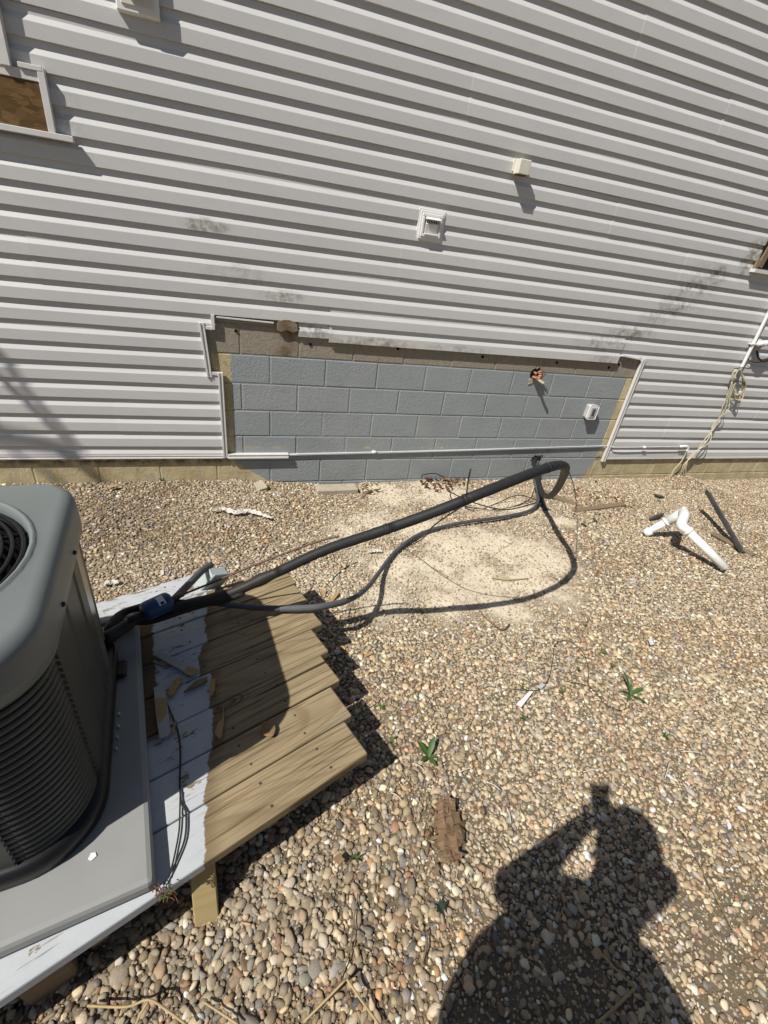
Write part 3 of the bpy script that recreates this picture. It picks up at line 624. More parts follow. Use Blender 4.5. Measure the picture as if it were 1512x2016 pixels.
for u in (-.80, -1.25, -1.75):
    box('joist', .038, 1.12, .085, du * u + dv * (-2.62 + .57) + Vector((0, 0, ZD - .038 - .046)) - dk.location, MAT['oldwood'], dk, .003, (0, 0, DA))
NH = bmesh.new(); bmesh.ops.create_cone(NH, cap_ends=True, segments=8, radius1=.0042, radius2=.0036, depth=.002); NHM = bmm('nail_head', NH); NHM.materials.append(MAT['metalbar'])
for i in range(8):
    for u in (-.80, -.62):
        for dvv in (.03, .105):
            if u > ENDS[i] - .05: continue
            o = bpy.data.objects.new('nail_head', NHM); COL.objects.link(o); o.parent = dk; o.location = du * (u + random.uniform(-.012, .012)) + dv * (-2.643 + .1425 * i + dvv) + Vector((0, 0, ZD + .0012)) - dk.location
p0 = Vector((.014, -2.775, .388)); p1 = Vector((.012, -2.868, .17)); d_ = (p1 - p0)
st = box('stake', .062, .036, d_.length + .05, (p0 + p1) / 2 - dk.location, MAT['postwood'], dk, .003, (-math.atan2(.093, .218), 0, .06))
box('post', .10, .085, .22, Vector((-.335, -2.885, .28)) - dk.location, MAT['oldwood'], dk, .006, (.1, 0, .35))
for u, vv0 in ((-.62, -2.5), (-.62, -1.75), (-1.9, -2.5)): box('post', .085, .085, .24, du * u + dv * vv0 + Vector((0, 0, .27)) - dk.location, MAT['oldwood'], dk, .004, (0, 0, DA))
pad = box('equipment_pad', .914, .914, .050, (-.612, -2.488, .4555), MAT['pad'], None, .014, (0, 0, math.radians(10)), 2)
tag(pad, 'grey square equipment pad under the condenser', 'equipment pad')
ac = tag(empty('condenser_unit', (-.61, -2.455, .481), math.radians(7)), 'grey air conditioner condenser with louvered sides and round top fan grille', 'air conditioner')
HB = .35
def rr_pts(h, rad, n=10, ch=0.0):
    """rounded square, counter-clockwise from the right side; rad = (near right, far right, far left, near left)"""
    out = []
    for (sx, sy, a0, r) in ((1, -1, -90, rad[0]), (1, 1, 0, rad[1]), (-1, 1, 90, rad[2]), (-1, -1, 180, rad[3])):
        cx, cy = sx * (h - r), sy * (h - r)
        for i in range(n + 1):
            a = math.radians(a0 + 90 * i / n); out.append((cx + r * math.cos(a), cy + r * math.sin(a)))
    res = []
    for i, p in enumerate(out):
        q_ = out[(i + 1) % len(out)]; res.append(p)
        if i % (n + 1) == n:
            for k in range(1, 8): res.append((p[0] + (q_[0] - p[0]) * k / 8, p[1] + (q_[1] - p[1]) * k / 8))
    return res
RAD = (.147, .10, .12, .147)
def ring_mesh(name, rings, mat, cap_top=False, cap_bot=False, smooth=True, parent=ac):
    vs = []; fs = []; n = len(rings[0])
    for r in rings: vs += r
    for i in range(len(rings) - 1):
        for k in range(n): fs.append((i * n + k, i * n + (k + 1) % n, (i + 1) * n + (k + 1) % n, (i + 1) * n + k))
    if cap_bot: fs.append(tuple(range(n))[::-1])
    if cap_top: fs.append(tuple(range((len(rings) - 1) * n, len(rings) * n)))
    return link(name, pyd(name, vs, fs, smooth), mat, parent)
def rr3(off, z, rad=RAD): return [(x, y, z) for x, y in rr_pts(HB + off, tuple(max(.02, r + off) for r in rad))]
# base pan, inner shell
ring_mesh('base_pan', [rr3(.012, 0), rr3(.020, .006), rr3(.022, .050), rr3(.006, .060), rr3(-.02, .060)], MAT['ac_black'], True, True)
for lx, ly in ((.372, .20),): box('foot', .05, .07, .022, (lx, ly, .012), MAT['ac_black'], ac, .006)
ring_mesh('coil_core', [rr3(-.014, .05), rr3(-.014, .58)], MAT['dark'], True, True)
def path_pts(stops, n=12):
    """points along the louvre path with outward normals"""
    out = []
    for i, (x, y) in enumerate(stops):
        a = stops[max(0, i - 1)]; b = stops[min(len(stops) - 1, i + 1)]; d = Vector((b[0] - a[0], b[1] - a[1], 0)).normalized(); out.append((Vector((x, y, 0)), Vector((d.y, -d.x, 0))))
    return out
corner = [(HB - RAD[0] + RAD[0] * math.cos(math.radians(a)), -HB + RAD[0] + RAD[0] * math.sin(math.radians(a))) for a in range(-90, 1, 6)]
def slat_mesh(pp, h):
    vs = []; fs = []
    for p, n in pp:
        for off, z in ((-.006, h), (-.0005, h * .84), (.0018, 0), (-.007, -.001)): q = p + n * off; vs.append((q.x, q.y, z))
    m_ = len(pp)
    for i in range(m_ - 1):
        for k in range(4): fs.append((i * 4 + k, (i + 1) * 4 + k, (i + 1) * 4 + (k + 1) % 4, i * 4 + (k + 1) % 4))
    fs.append((3, 2, 1, 0)); e = (m_ - 1) * 4; fs.append((e, e + 1, e + 2, e + 3)); return pyd('louver', vs, fs, True)
SLAT = [slat_mesh(path_pts([(.205, -HB)] + corner + [(HB, -.203)]), .0122), slat_mesh(path_pts([(-.22, -HB), (-.05, -HB), (.115, -HB)]), .0122), slat_mesh(path_pts([(-HB, .2), (-HB, 0), (-HB, -.18)]), .0122)]
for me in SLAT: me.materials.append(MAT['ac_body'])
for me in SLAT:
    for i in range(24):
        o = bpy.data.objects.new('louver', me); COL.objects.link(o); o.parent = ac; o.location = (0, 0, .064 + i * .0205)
# flat strips between the louvre panels, service panel, valve panel
def vstrip(name, pts, z0, z1, mat, th=.004, off=0.0):
    pp = path_pts(pts); vs = []; fs = []
    for p, n in pp:
        for o_, z in ((off, z0), (off, z1), (off - th, z1), (off - th, z0)): q = p + n * o_; vs.append((q.x, q.y, z))
    for i in range(len(pp) - 1):
        for k in range(4): fs.append((i * 4 + k, i * 4 + (k + 1) % 4, (i + 1) * 4 + (k + 1) % 4, (i + 1) * 4 + k))
    fs.append((0, 1, 2, 3)); e = (len(pp) - 1) * 4; fs.append((e + 3, e + 2, e + 1, e)); return link(name, pyd(name, vs, fs), mat, ac)
vstrip('corner_strip', [(.163, -HB), (.207, -HB)], .05, .575, MAT['ac_body'], .012, .003); vstrip('corner_strip', [(.113, -HB), (.157, -HB)], .05, .575, MAT['ac_body'], .012, .003)
vstrip('service_panel', [(HB, -.205), (HB, -.185), (HB + .006, -.172), (HB + .002, -.06), (HB + .006, -.05), (HB + .002, -.04), (HB + .002, .07), (HB + .006, .08), (HB + .002, .09), (HB + .002, .15)], .05, .565, MAT['ac_body'], .012)
vstrip('valve_panel', [(HB + .001, .156), (HB + .001, .212)], .05, .565, MAT['ac_steel'], .008)
vstrip('valve_panel', [(HB, .218), (HB - .012, .26), (HB - .035, .302), (HB - .07, .335), (HB - .11, .345)], .14, .565, MAT['ac_steel'], .006, .004)
vstrip('rear_panel', [(HB - .12, HB), (-HB + .12, HB)], .05, .565, MAT['ac_body'], .01)
# cap with circular opening
def circ(r, z):
    pts = rr_pts(HB, RAD); return [(r * math.cos(math.atan2(y, x)), r * math.sin(math.atan2(y, x)), z) for x, y in pts]
FR = .035; rings = [rr3(.004, .548), rr3(.010, .548), rr3(.011, .575), rr3(.010, .627)]
for i in range(1, 8): a = math.radians(90 * i / 7); rings.append(rr3(.010 - FR + FR * math.cos(a), .627 + FR * math.sin(a)))
rings += [circ(.318, .6640), circ(.313, .6655), circ(.310, .6705), circ(.305, .6705), circ(.301, .666), circ(.298, .650), circ(.298, .60)]
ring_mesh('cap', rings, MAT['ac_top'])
for x, y in ((HB + .0115, -.10), (HB + .0115, .10), (HB + .004, .22), (.262, -HB + .012), (.0, -HB - .0115)):
    b = bmesh.new(); bmesh.ops.create_uvsphere(b, u_segments=10, v_segments=6, radius=.0065); link('screw', bmm('screw', b, True), MAT['ac_black'], ac, (x, y, .575))
# fan grille, fan
def torus_mesh(R, r, n=56, m=6):
    pts = [Vector((R * math.cos(2 * math.pi * i / n), R * math.sin(2 * math.pi * i / n), 0)) for i in range(n + 1)]; v_, f_ = tube_data(pts, r, m, False); return pyd('grille_ring', v_, f_, True)
for i, R_g in enumerate((.286, .266, .247, .228, .209, .190, .171, .152, .132, .113, .094, .075)):
    link('grille_ring', torus_mesh(R_g, .0052 if i in (0, 1, 5) else .0036), MAT['ac_black'], ac, (0, 0, .650 + .012 * (1 - (R_g / .283) ** 2)))
ring_mesh('shroud', [circ(.2965, .645), circ(.280, .640), circ(.275, .60), circ(.275, .42), circ(.02, .41)], MAT['ac_black'], True)
for k in range(8):
    a = math.radians(45 * k + 12); tube('spoke', [(.06 * math.cos(a), .06 * math.sin(a), .658), (.17 * math.cos(a + .1), .17 * math.sin(a + .1), .653), (.297 * math.cos(a + .16), .297 * math.sin(a + .16), .644)], .0045, MAT['ac_black'], ac, 6, 5)
b = bmesh.new(); bmesh.ops.create_cone(b, cap_ends=True, segments=24, radius1=.075, radius2=.062, depth=.05); link('hub', bmm('hub', b), MAT['ac_black'], ac, (0, 0, .645))
for k in range(4):
    a = math.radians(90 * k + 30); vs = []
    for r, ww, z in ((.06, .3, .56), (.16, .34, .565), (.245, .36, .57)):
        for s in (-1, 0, 1): vs.append((r * math.cos(a + s * ww), r * math.sin(a + s * ww), z + s * .03))
    link('fan_blade', pyd('fan_blade', vs, [(0, 3, 4, 1), (1, 4, 5, 2), (3, 6, 7, 4), (4, 7, 8, 5)], True), MAT['conduit'], ac)
# ================================================================== LINES AND WIRES
FL = lambda p, dz=.0: Vector((p.x, p.y, float(gz(p.x, p.y)) + dz))
ls = tag(empty('line_set', (2.6, -.5, .1)), 'thick black insulated line arching from the condenser over to the wall', 'refrigerant line')
HP = [Vector((-.31, -2.13, .56)), atz(300, 1205, .565), atz(430, 1176, .60), atz(540, 1129, .69), atz(640, 1083, .785), atz(740, 1049, .90), atz(850, 1010, 1.01), atz(960, 966, 1.105), atz(1060, 927, 1.15), atz(1100, 916, 1.13), atz(1113, 923, 1.05), atz(1104, 950, .83), atz(1090, 971, .62), atz(1077, 977, .40), atz(1064, 962, .30), Vector((2.92, .02, .215))]
sp = spline(HP, 10); cut = [0, 32, 58, 100, len(sp) - 1]
def lrad(t): return .0275
vs, fs = tube_data(sp[:32], lambda t: .0215 + .0025 * math.sin(t * 23) + .0015 * math.sin(t * 51), 12); wchild(link('torn_sleeve', pyd('torn_sleeve', vs, fs, True), MAT['wire'], ls), ls)
for a, b_ in ((31, 53), (53, 66), (66, 84), (84, len(sp) - 1)):
    vs, fs = tube_data(sp[a:b_ + 1], lambda t: .0202 * (1 + .02 * math.sin(t * 31) + .015 * math.sin(t * 67)), 14); wchild(link('insulation', pyd('insulation', vs, fs, True), MAT['rubber'], ls), ls)
for i in (52, 66, 83):
    d_ = (sp[i + 1] - sp[i - 1]).normalized(); wchild(tube('tape_band', [sp[i] - d_ * .006, sp[i] + d_ * .006], .0218, MAT['wire'], ls, 14, 0), ls)
wchild(tube('tie_tail', [sp[66] + Vector((0, 0, .018)), sp[66] + Vector((.0, .012, .07)), sp[66] + Vector((-.003, .01, .12))], .003, MAT['wire'], ls, 5, 3), ls)
wchild(tube('liquid_line', [Vector((-.3, -2.17, .53)), atz(240, 1230, .50), atz(300, 1222, .53), atz(380, 1196, .56), atz(470, 1172, .60)], .013, MAT['wire'], ls, 8, 6), ls)
wchild(tube('torn_sleeve', [Vector((-.32, -2.05, .52)), atz(250, 1203, .53), atz(330, 1190, .54), atz(410, 1184, .57), atz(480, 1168, .62)], lambda t: .018 + .005 * math.sin(t * 17), MAT['wire'], ls, 9, 6), ls)
gc = tag(empty('flexible_conduit', (2.6, -.6, .1)), 'grey flexible conduit curving from the platform across the gravel to the wall', 'conduit')
GP = [atz(395, 1180, .50), atz(440, 1189, .475), atz(520, 1197, .462), atz(600, 1197, .462), atz(645, 1192, .452), atz(690, 1180, .40), atz(722, 1158, .33), gp(748, 1125, .06), gp(780, 1085, .045), gp(830, 1050, .042), gp(900, 1031, .042), gp(1000, 1016, .042), gp(1045, 1004, .042), gp(1060, 985, .05), atz(1060, 955, .16), Vector((2.95, .02, .20))]
wchild(tube('sheath', GP, .0126, MAT['conduit'], gc, 12, 8), gc)
q = spline(GP, 40)[95:190]; k_ = [0]
vs, fs = tube_data(q, lambda t: .0138 + (.0013 if int(round(t * (len(q) - 1))) % 2 else 0), 12); wchild(link('ribbed_sleeve', pyd('ribbed_sleeve', vs, fs, True), simple('ribbed_grey', (.11, .115, .125), .5, .35, .1, 25, .05), gc), gc)
hl = tag(empty('wall_penetration', (2.93, 0, .2)), 'ragged hole low in the painted blocks with a bundle of dark lines coming out', 'wall hole')
wall_patch('hole', ragged(2.93, .215, .05, 14, .4, 5), -.004, .02, MAT['dark'], hl)
for i in range(6):
    j = random.Random(40 + i); off = Vector((j.uniform(-.03, .03), 0, j.uniform(-.02, .02)))
    wchild(tube('line', [Vector((2.93, .01, .215)) + off, Vector((2.92, -.06, .22)) + off, atz(1056 + j.uniform(-6, 6), 940, .19), atz(1061 + j.uniform(-6, 6), 965, .14), gp(1064 + j.uniform(-5, 5), 990, .03), gp(1070 + i * 3, 1005, .01)], j.uniform(.007, .013), MAT['rubber'] if i % 2 else MAT['conduit'], hl, 7, 6), hl)
wall_patch('patch', ragged(2.975, .15, .035, 10, .4, 8), -.005, .006, MAT['rag'], hl)
for i in range(5):
    a = random.uniform(0, 6.28); p0 = Vector((2.93, -.02, .235)); p1 = p0 + Vector((math.cos(a) * .07, -.03, abs(math.sin(a)) * .06)); wchild(tube('torn_tape', [p0, (p0 + p1) / 2 + Vector((0, -.03, .01)), p1], .006, MAT['wire'], hl, 5, 3), hl)
# thin wires
def wire(label, pts, r=.004, mat='wire', name='wire', cat='wire', n=8):
    o = tube(name, pts, r, MAT[mat], None, 6, n); return tag(o, label, cat)
wire('thin dark wire looping on the pale dust behind the thick black line', [gp(1055, 990, .01), gp(1000, 1003, .02), gp(950, 995, .06), gp(905, 978, .08), gp(888, 970, .10), gp(892, 985, .05), gp(930, 1000, .01), gp(990, 1002, .01), gp(1040, 985, .03), gp(1053, 960, .12)], .005)
wire('second dark wire loop beside the wall hole bundle', [gp(1060, 985, .02), gp(1020, 975, .08), gp(980, 990, .02), gp(940, 1005, .01), gp(915, 1000, .01)], .004)
wire('thin dark wire dropping from the arched line down to the platform', [sp[70], atz(860, 1030, .85), atz(830, 1062, .6), gp(795, 1080, .02), gp(770, 1098, .01), gp(730, 1103, .012), gp(690, 1112, .01), gp(660, 1135, .01), gp(632, 1165, .01)], .0032)
wire('dark wire hanging from the hose bend to the gravel at the right', [atz(1118, 922, 1.06), atz(1129, 955, .7), atz(1134, 985, .35), gp(1132, 1010, .03), gp(1110, 1030, .01), gp(1085, 1050, .01), gp(1082, 1075, .01), gp(1085, 1095, .01)], .003)
wire('short dark wire arc against the painted blocks above red leaves', [aty(830, 940, -.03), aty(833, 935, -.05), aty(855, 932, -.06), aty(875, 940, -.05)], .005)
wire('thin root-like wire across the dust towards lower right', [gp(800, 1085, .006), gp(840, 1110, .006), gp(880, 1135, .006), gp(905, 1155, .006), gp(920, 1175, .006)], .0022, 'dead', 'twig', 'twig')
wire('forked twig below the hose shadow', [gp(945, 1205, .008), gp(965, 1225, .008), gp(990, 1240, .01), gp(1003, 1228, .02)], .003, 'dead', 'twig', 'twig')
wire('thin dark wire forming a wide loop on the gravel near the white strip', [gp(1010, 1357, .012), gp(1060, 1358, .012), gp(1080, 1335, .012), gp(1088, 1300, .012), gp(1094, 1267, .016), gp(1120, 1262, .016), gp(1145, 1280, .014), gp(1157, 1310, .012), gp(1158, 1350, .012)], .0017)
wire('thin dark wire trailing beside the leafy weed at right', [gp(1110, 1340, .01), gp(1160, 1352, .012), gp(1190, 1385, .012), gp(1220, 1398, .012), gp(1240, 1392, .012)], .0016)
wire('thin copper line running above the white painted plank', [atz(300, 1190, .60), atz(360, 1170, .60), atz(430, 1142, .62), atz(500, 1113, .68), atz(580, 1082, .75), atz(640, 1062, .80), atz(668, 1056, .82)], .0042, 'copper', 'copper_tube', 'pipe')
wire('looped thin black wire lying down the white painted planks', [atz(322, 1370, .436), atz(335, 1400, .438), atz(350, 1440, .437), atz(355, 1480, .437), atz(354, 1540, .437), atz(357, 1580, .438), atz(366, 1600, .437), atz(364, 1650, .437), atz(345, 1700, .437), atz(322, 1742, .44)], .0026)
wire('second thin black wire beside the first on the painted planks', [atz(355, 1560, .44), atz(354, 1600, .438), atz(352, 1640, .437), atz(340, 1700, .437), atz(330, 1730, .44)], .0022)
wire('stiff black wire stub over the pad corner by the condenser', [atz(203, 1255, .50), atz(240, 1235, .51), atz(290, 1212, .53)], .006)
# filter drier
A, B_ = atz(281, 1207, .60), atz(336, 1181, .60); ax = (B_ - A).normalized()
fd = tag(empty('filter_drier', (A + B_) / 2), 'blue filter drier canister with paper label by the condenser', 'filter drier')
L_ = (B_ - A).length; pr = [(0, .006), (.0, .026), (.008, .034), (.016, .0365), (L_ - .016, .0365), (L_ - .008, .034), (L_, .026), (L_, .006)]
sd_pts = [A + ax * s for s, _ in pr]; n_ = len(pr); vs, fs = tube_data(sd_pts, lambda t: pr[int(round(t * (n_ - 1)))][1], 20)
# rebuild with a fixed axis so that doubled stations stay round
x_ = ax.cross(Vector((0, 0, 1))).normalized(); y_ = ax.cross(x_); vs = [A + ax * s + x_ * (math.cos(2 * math.pi * k / 20) * r) + y_ * (math.sin(2 * math.pi * k / 20) * r) for s, r in pr for k in range(20)]
wchild(link('canister', pyd('canister', vs, fs, True), MAT['blue'], fd), fd)
toc = (Vector(CC) - (A + B_) / 2); toc = (toc - ax * toc.dot(ax)).normalized(); sx = ax.cross(toc)
vs = []; 
for s in (.48, .72):
    for a in (-.1, .25, .6, .95): vs.append(A + ax * (L_ * s) + toc * (math.cos(a) * .0372) - sx * (math.sin(a) * .0372))
wchild(link('paper_label', pyd('paper_label', vs, [(0, 1, 5, 4), (1, 2, 6, 5), (2, 3, 7, 6)], True), MAT['paper'], fd), fd)
vs = [A + ax * (L_ * s) + toc * (math.cos(a) * .0377) - sx * (math.sin(a) * .0377) for s in (.54, .66) for a in (-.05, .2)]; wchild(link('printed_mark', pyd('printed_mark', vs, [(0, 1, 3, 2)]), MAT['dark'], fd), fd)
wchild(tube('stub', [A - ax * .05, A + ax * .004], .009, MAT['wire'], fd, 8, 0), fd); wchild(tube('stub', [B_ - ax * .004, B_ + ax * .05], .010, MAT['copper'], fd, 8, 0), fd)
# electrical box with conduit stub
jb = tag(empty('junction_box', atz(418, 1143, .45)), 'pale grey junction box with a conduit stub at the far end of the platform', 'junction box')
box('body', .085, .060, .125, (0, 0, 0), MAT['boxgrey'], jb, .005, (.5, .35, .55)); box('lid', .090, .010, .13, (.016, -.030, .016), MAT['boxgrey'], jb, .004, (.5, .35, .55))
for dx, dz in ((-.03, .045), (.03, .045), (-.03, -.045), (.03, -.045)):
    b = bmesh.new(); bmesh.ops.create_uvsphere(b, u_segments=8, v_segments=6, radius=.004); e = Euler((.5, .35, .55)).to_matrix() @ Vector((dx, -.038, dz)) + Vector((.012, 0, .012)); link('screw', bmm('screw', b, True), MAT['wire'], jb, e)
wchild(tube('conduit_stub', [atz(416, 1112, .52), atz(400, 1122, .53), atz(372, 1150, .56), atz(342, 1181, .59)], .0145, MAT['conduit'], jb, 10, 5), jb)
wchild(tube('pipe', [atz(418, 1160, .43), atz(420, 1172, .36), atz(421, 1178, .22)], .02, MAT['boxgrey'], jb, 10, 4), jb)

# ================================================================== LOOSE THINGS
def chip(name, label, pts, z, th, mat, cat='wood scrap', group=None, tilt=0):
    P = [atz(x, y, z) for x, y in pts]; c0 = sum(P, Vector()) / len(P); b = bmesh.new()
    d = (P[1] - P[0]); ang = math.atan2(d.y, d.x); Ri = Matrix.Rotation(-ang, 3, 'Z')
    f = b.faces.new([b.verts.new(Ri @ (p - c0)) for p in P]); r = bmesh.ops.extrude_face_region(b, geom=[f]); bmesh.ops.translate(b, vec=(0, 0, -th), verts=[e for e in r['geom'] if isinstance(e, bmesh.types.BMVert)])
    o = link(name, bmm(name, b), MAT[mat], None, c0, (tilt, 0, ang)); return tag(o, label, cat, group)
GR = 'wood scraps on the platform'
painted = m_wood('flaking_paint_wood', (.36, .35, .31), (.50, .49, .45)); MAT['painted'] = painted
chip('wood_offcut', 'longest wood offcut lying slanted near the pad corner', [(299, 1287), (312, 1281), (391, 1317), (379, 1331)], .447, .010, 'painted', group=GR)
chip('wood_offcut', 'orange end of split wood under the longest offcut', [(368, 1312), (391, 1317), (379, 1331), (362, 1325)], .449, .002, 'freshwood', group=GR)
chip('wood_offcut', 'narrow tan sliver just below the longest offcut', [(300, 1303), (302, 1299), (330, 1308), (322, 1312)], .438, .006, 'freshwood', group=GR)
chip('wood_offcut', 'short curved orange chip between two larger offcuts', [(330, 1362), (335, 1352), (342, 1340), (352, 1333), (358, 1336), (350, 1352), (340, 1368), (334, 1370)], .446, .010, 'freshwood', group=GR)
wl = chip('wood_offcut', 'upright white painted offcut with a bare orange middle by the pad', [(303, 1353), (325, 1351), (336, 1440), (328, 1449), (314, 1453), (306, 1400)], .446, .010, 'painted', group=GR)
pc_ = chip('bare_wood', '', [(306, 1376), (327, 1374), (329, 1403), (313, 1424), (308, 1405)], .4475, .0012, 'freshwood')
mw = pc_.matrix_basis.copy()
for k in ('label', 'category'): del pc_[k]
pc_.parent = wl; pc_.matrix_local = Matrix.LocRotScale(wl.location, wl.rotation_euler, None).inverted() @ Matrix.LocRotScale(pc_.location, pc_.rotation_euler, None)
chip('wood_offcut', 'small orange chip on the bare wood right of the paint edge', [(415, 1336), (424, 1335), (423, 1358), (415, 1371), (412, 1362)], .444, .008, 'freshwood', group=GR)
chip('wood_offcut', 'pointed splinter with a long sliver near the dead leaf', [(423, 1443), (430, 1421), (437, 1416), (440, 1388), (441, 1415), (436, 1450), (431, 1453)], .444, .008, 'freshwood', group=GR)
chip('wood_offcut', 'thin tan splinter beside the upright offcut', [(337, 1442), (345, 1418), (348, 1419), (341, 1443)], .441, .005, 'freshwood', group=GR)
chip('stick', 'dark bark stick lying over the paint edge', [(362, 1361), (385, 1340), (408, 1331), (404, 1341), (386, 1350)], .446, .010, 'oldwood', 'stick')
g1 = gp(655, 1172); chip('wood_chip', 'orange wood chip on the gravel at the platform end', [(643, 1187), (653, 1176), (667, 1163), (666, 1170), (648, 1192)], g1.z + .03, .008, 'freshwood')
chip('wood_chip', 'small orange chip above the other one at the platform end', [(632, 1163), (642, 1163), (640, 1172), (634, 1170)], g1.z + .025, .008, 'freshwood')
g1 = gp(727, 1370); chip('wood_chip', 'flat orange stone-like chip on gravel right of the plank ends', [(718, 1288), (726, 1284), (733, 1287), (722, 1292)], gp(725, 1288).z + .025, .01, 'freshwood')
# dead leaves
def leaf(name, label, p, ln, wd, rz, mat, curl=.25, cat='leaf', group=None, tilt=(0, 0)):
    vs = []; fs = []; n = 8
    for i in range(n + 1):
        t = i / n; w_ = wd * math.sin(math.pi * min(1, t * .94 + .04)) ** .8 * (1 - .25 * t)
        for s in (-1, 0, 1): vs.append((ln * (t - .5), s * w_ / 2, curl * ln * ((t - .5) ** 2) * 1.2 + abs(s) * w_ * .22))
    for i in range(n):
        for s in range(2): fs.append((i * 3 + s, (i + 1) * 3 + s, (i + 1) * 3 + s + 1, i * 3 + s + 1))
    o = link(name, pyd(name, vs, fs, True), MAT[mat], None, p, (tilt[0], tilt[1], rz)); m_ = o.modifiers.new('thick', 'SOLIDIFY'); m_.thickness = .0012
    return tag(o, label, cat, group) if label else o
leaf('dead_leaf', 'curled brown dead leaf on the shaded planks', atz(527, 1437, .441), .062, .052, 1.9, 'deadtan', .3)
P_i = gp(868, 1788, .032); iv = [(0, -.021), (.006, -.006), (.020, .002), (.009, .006), (.012, .020), (0, .013), (-.012, .018), (-.010, .006), (-.021, .0), (-.006, -.007)]
iv = link('ivy_leaf', pyd('ivy_leaf', [(x, y, abs(x) * .35) for x, y in iv] + [(0, 0, 0)], [(i, (i + 1) % 10, 10) for i in range(10)]), MAT['ivy'], None, P_i, (.1, .15, .3)); iv.modifiers.new('thick', 'SOLIDIFY').thickness = .001
tag(iv, 'single dark green ivy leaf on the gravel', 'leaf')
leaf('dead_leaf', 'yellow leaf scrap against the foundation at the far left', gp(222, 958, .03), .07, .04, .3, 'straw', .3)
dl = tag(empty('leaf_pile', gp(870, 945)), 'heap of dark red dead leaves at the foot of the painted blocks', 'leaves')
q = random.Random(5)
for i in range(46):
    P = gp(q.gauss(866, 22), q.gauss(948, 6), .02 + q.random() * .03); o = leaf('leaf', None, P - dl.location, q.uniform(.04, .08), q.uniform(.02, .035), q.uniform(0, 6.3), 'dead' if q.random() < .75 else 'deadtan', .5, tilt=(q.uniform(-.6, .6), q.uniform(-.6, .6))); o.parent = dl
dl = tag(empty('leaf_pile', gp(720, 965)), 'dark dry leaves gathered behind the concrete paver', 'leaves')
for i in range(34):
    P = gp(q.gauss(724, 11), q.gauss(966, 7), .015 + q.random() * .025); o = leaf('leaf', None, P - dl.location, q.uniform(.03, .06), q.uniform(.012, .022), q.uniform(0, 6.3), 'bark' if q.random() < .5 else 'dead', .4, tilt=(q.uniform(-.6, .6), q.uniform(-.6, .6))); o.parent = dl
dl = tag(empty('leaf_litter', gp(1200, 985)), 'scattered brown leaf litter on gravel right of the wall hole', 'leaves')
for i in range(70):
    P = gp(q.gauss(1195, 42), q.gauss(985, 17), .014 + q.random() * .012); o = leaf('leaf', None, P - dl.location, q.uniform(.02, .05), q.uniform(.01, .02), q.uniform(0, 6.3), 'dead' if q.random() < .4 else 'deadtan', .4, tilt=(q.uniform(-.4, .4), q.uniform(-.4, .4))); o.parent = dl
# pavers
def slab(label, px, py, sx, sy, sz, rz, mat='paver', lift=.0, name='concrete_paver', tilt=(0, 0)):
    p = gp(px, py); o = box(name, sx, sy, sz, (p.x, p.y, p.z + sz / 2 - .02 + lift), MAT[mat], None, .006, (tilt[0], tilt[1], rz)); return tag(o, label, 'paver')
slab('long concrete paver half buried in gravel near the blocks', 662, 972, .34, .11, .085, .03); slab('pale broken paver end in the gravel left of the long paver', 514, 962, .08, .10, .06, .3, tilt=(.2, -.2))
tw = tag(box('buried_board', .62, .05, .03, gp(1180, 1000, .012), MAT['oldwood'], None, .003, (0, 0, .12)), 'weathered board half buried in gravel right of the hose base', 'board')
tw = tag(box('buried_board', .34, .05, .03, gp(1108, 984, .02), MAT['oldwood'], None, .003, (0, .05, -.9)), 'short weathered board slanting to the hose bend', 'board')
# rag, plastic scraps
def crumple(name, label, pts, wd, mat, seed, cat='rag'):
    q = random.Random(seed); sp_ = spline([gp(*p, .035) for p in pts], 6); vs = []; fs = []; n = len(sp_)
    for i, p in enumerate(sp_):
        d = (sp_[min(n - 1, i + 1)] - sp_[max(0, i - 1)]).normalized(); s_ = Vector((-d.y, d.x, 0)); w_ = wd * (.35 + .65 * math.sin(math.pi * (i + .5) / n)) * q.uniform(.7, 1.25)
        for k in range(6): vs.append(p + s_ * (w_ * (k / 5 - .5)) + Vector((0, 0, q.uniform(-.008, .008))))
    for i in range(n - 1):
        for k in range(5): fs.append((i * 6 + k, (i + 1) * 6 + k, (i + 1) * 6 + k + 1, i * 6 + k + 1))
    o = link(name, pyd(name, vs, fs), MAT[mat]); m_ = o.modifiers.new('thick', 'SOLIDIFY'); m_.thickness = .003; return tag(o, label, cat)
crumple('rag', 'crumpled off-white rag strip on the gravel behind the platform', [(418, 1004), (440, 1001), (462, 1008), (490, 1005), (515, 1012), (535, 1020)], .045, 'rag', 3)
crumple('plastic_scrap', 'muddy white plastic scrap in the gravel right of the condenser', [(203, 1150), (218, 1145), (232, 1148)], .04, 'rag', 4, 'plastic scrap')
crumple('paper_scrap', 'small white paper scrap between black line and conduit', [(725, 1086), (738, 1083), (752, 1086)], .035, 'rag', 6, 'paper scrap')
chip('paper_scrap', 'tiny white square scrap on the gravel behind the drier', [(315, 1123), (322, 1121), (323, 1130), (317, 1133)], gp(318, 1127).z + .03, .002, 'rag', 'paper scrap')
zz = gp(1035, 1372).z + .03; chip('white_strip', 'white painted strip lying on the gravel in the wire loop', [(1017, 1386), (1042, 1361), (1050, 1361), (1027, 1391)], zz, .006, 'pvc', 'strip')
chip('white_strip', 'grey flat scrap just above the white strip', [(1058, 1352), (1066, 1344), (1074, 1348), (1066, 1356)], zz, .004, 'grey_plastic', 'scrap')
chip('wood_chip', 'square brown wood chip in the coarse gravel by the platform', [(655, 1690), (666, 1680), (679, 1692), (669, 1702)], gp(667, 1691).z + .04, .006, 'deadtan')
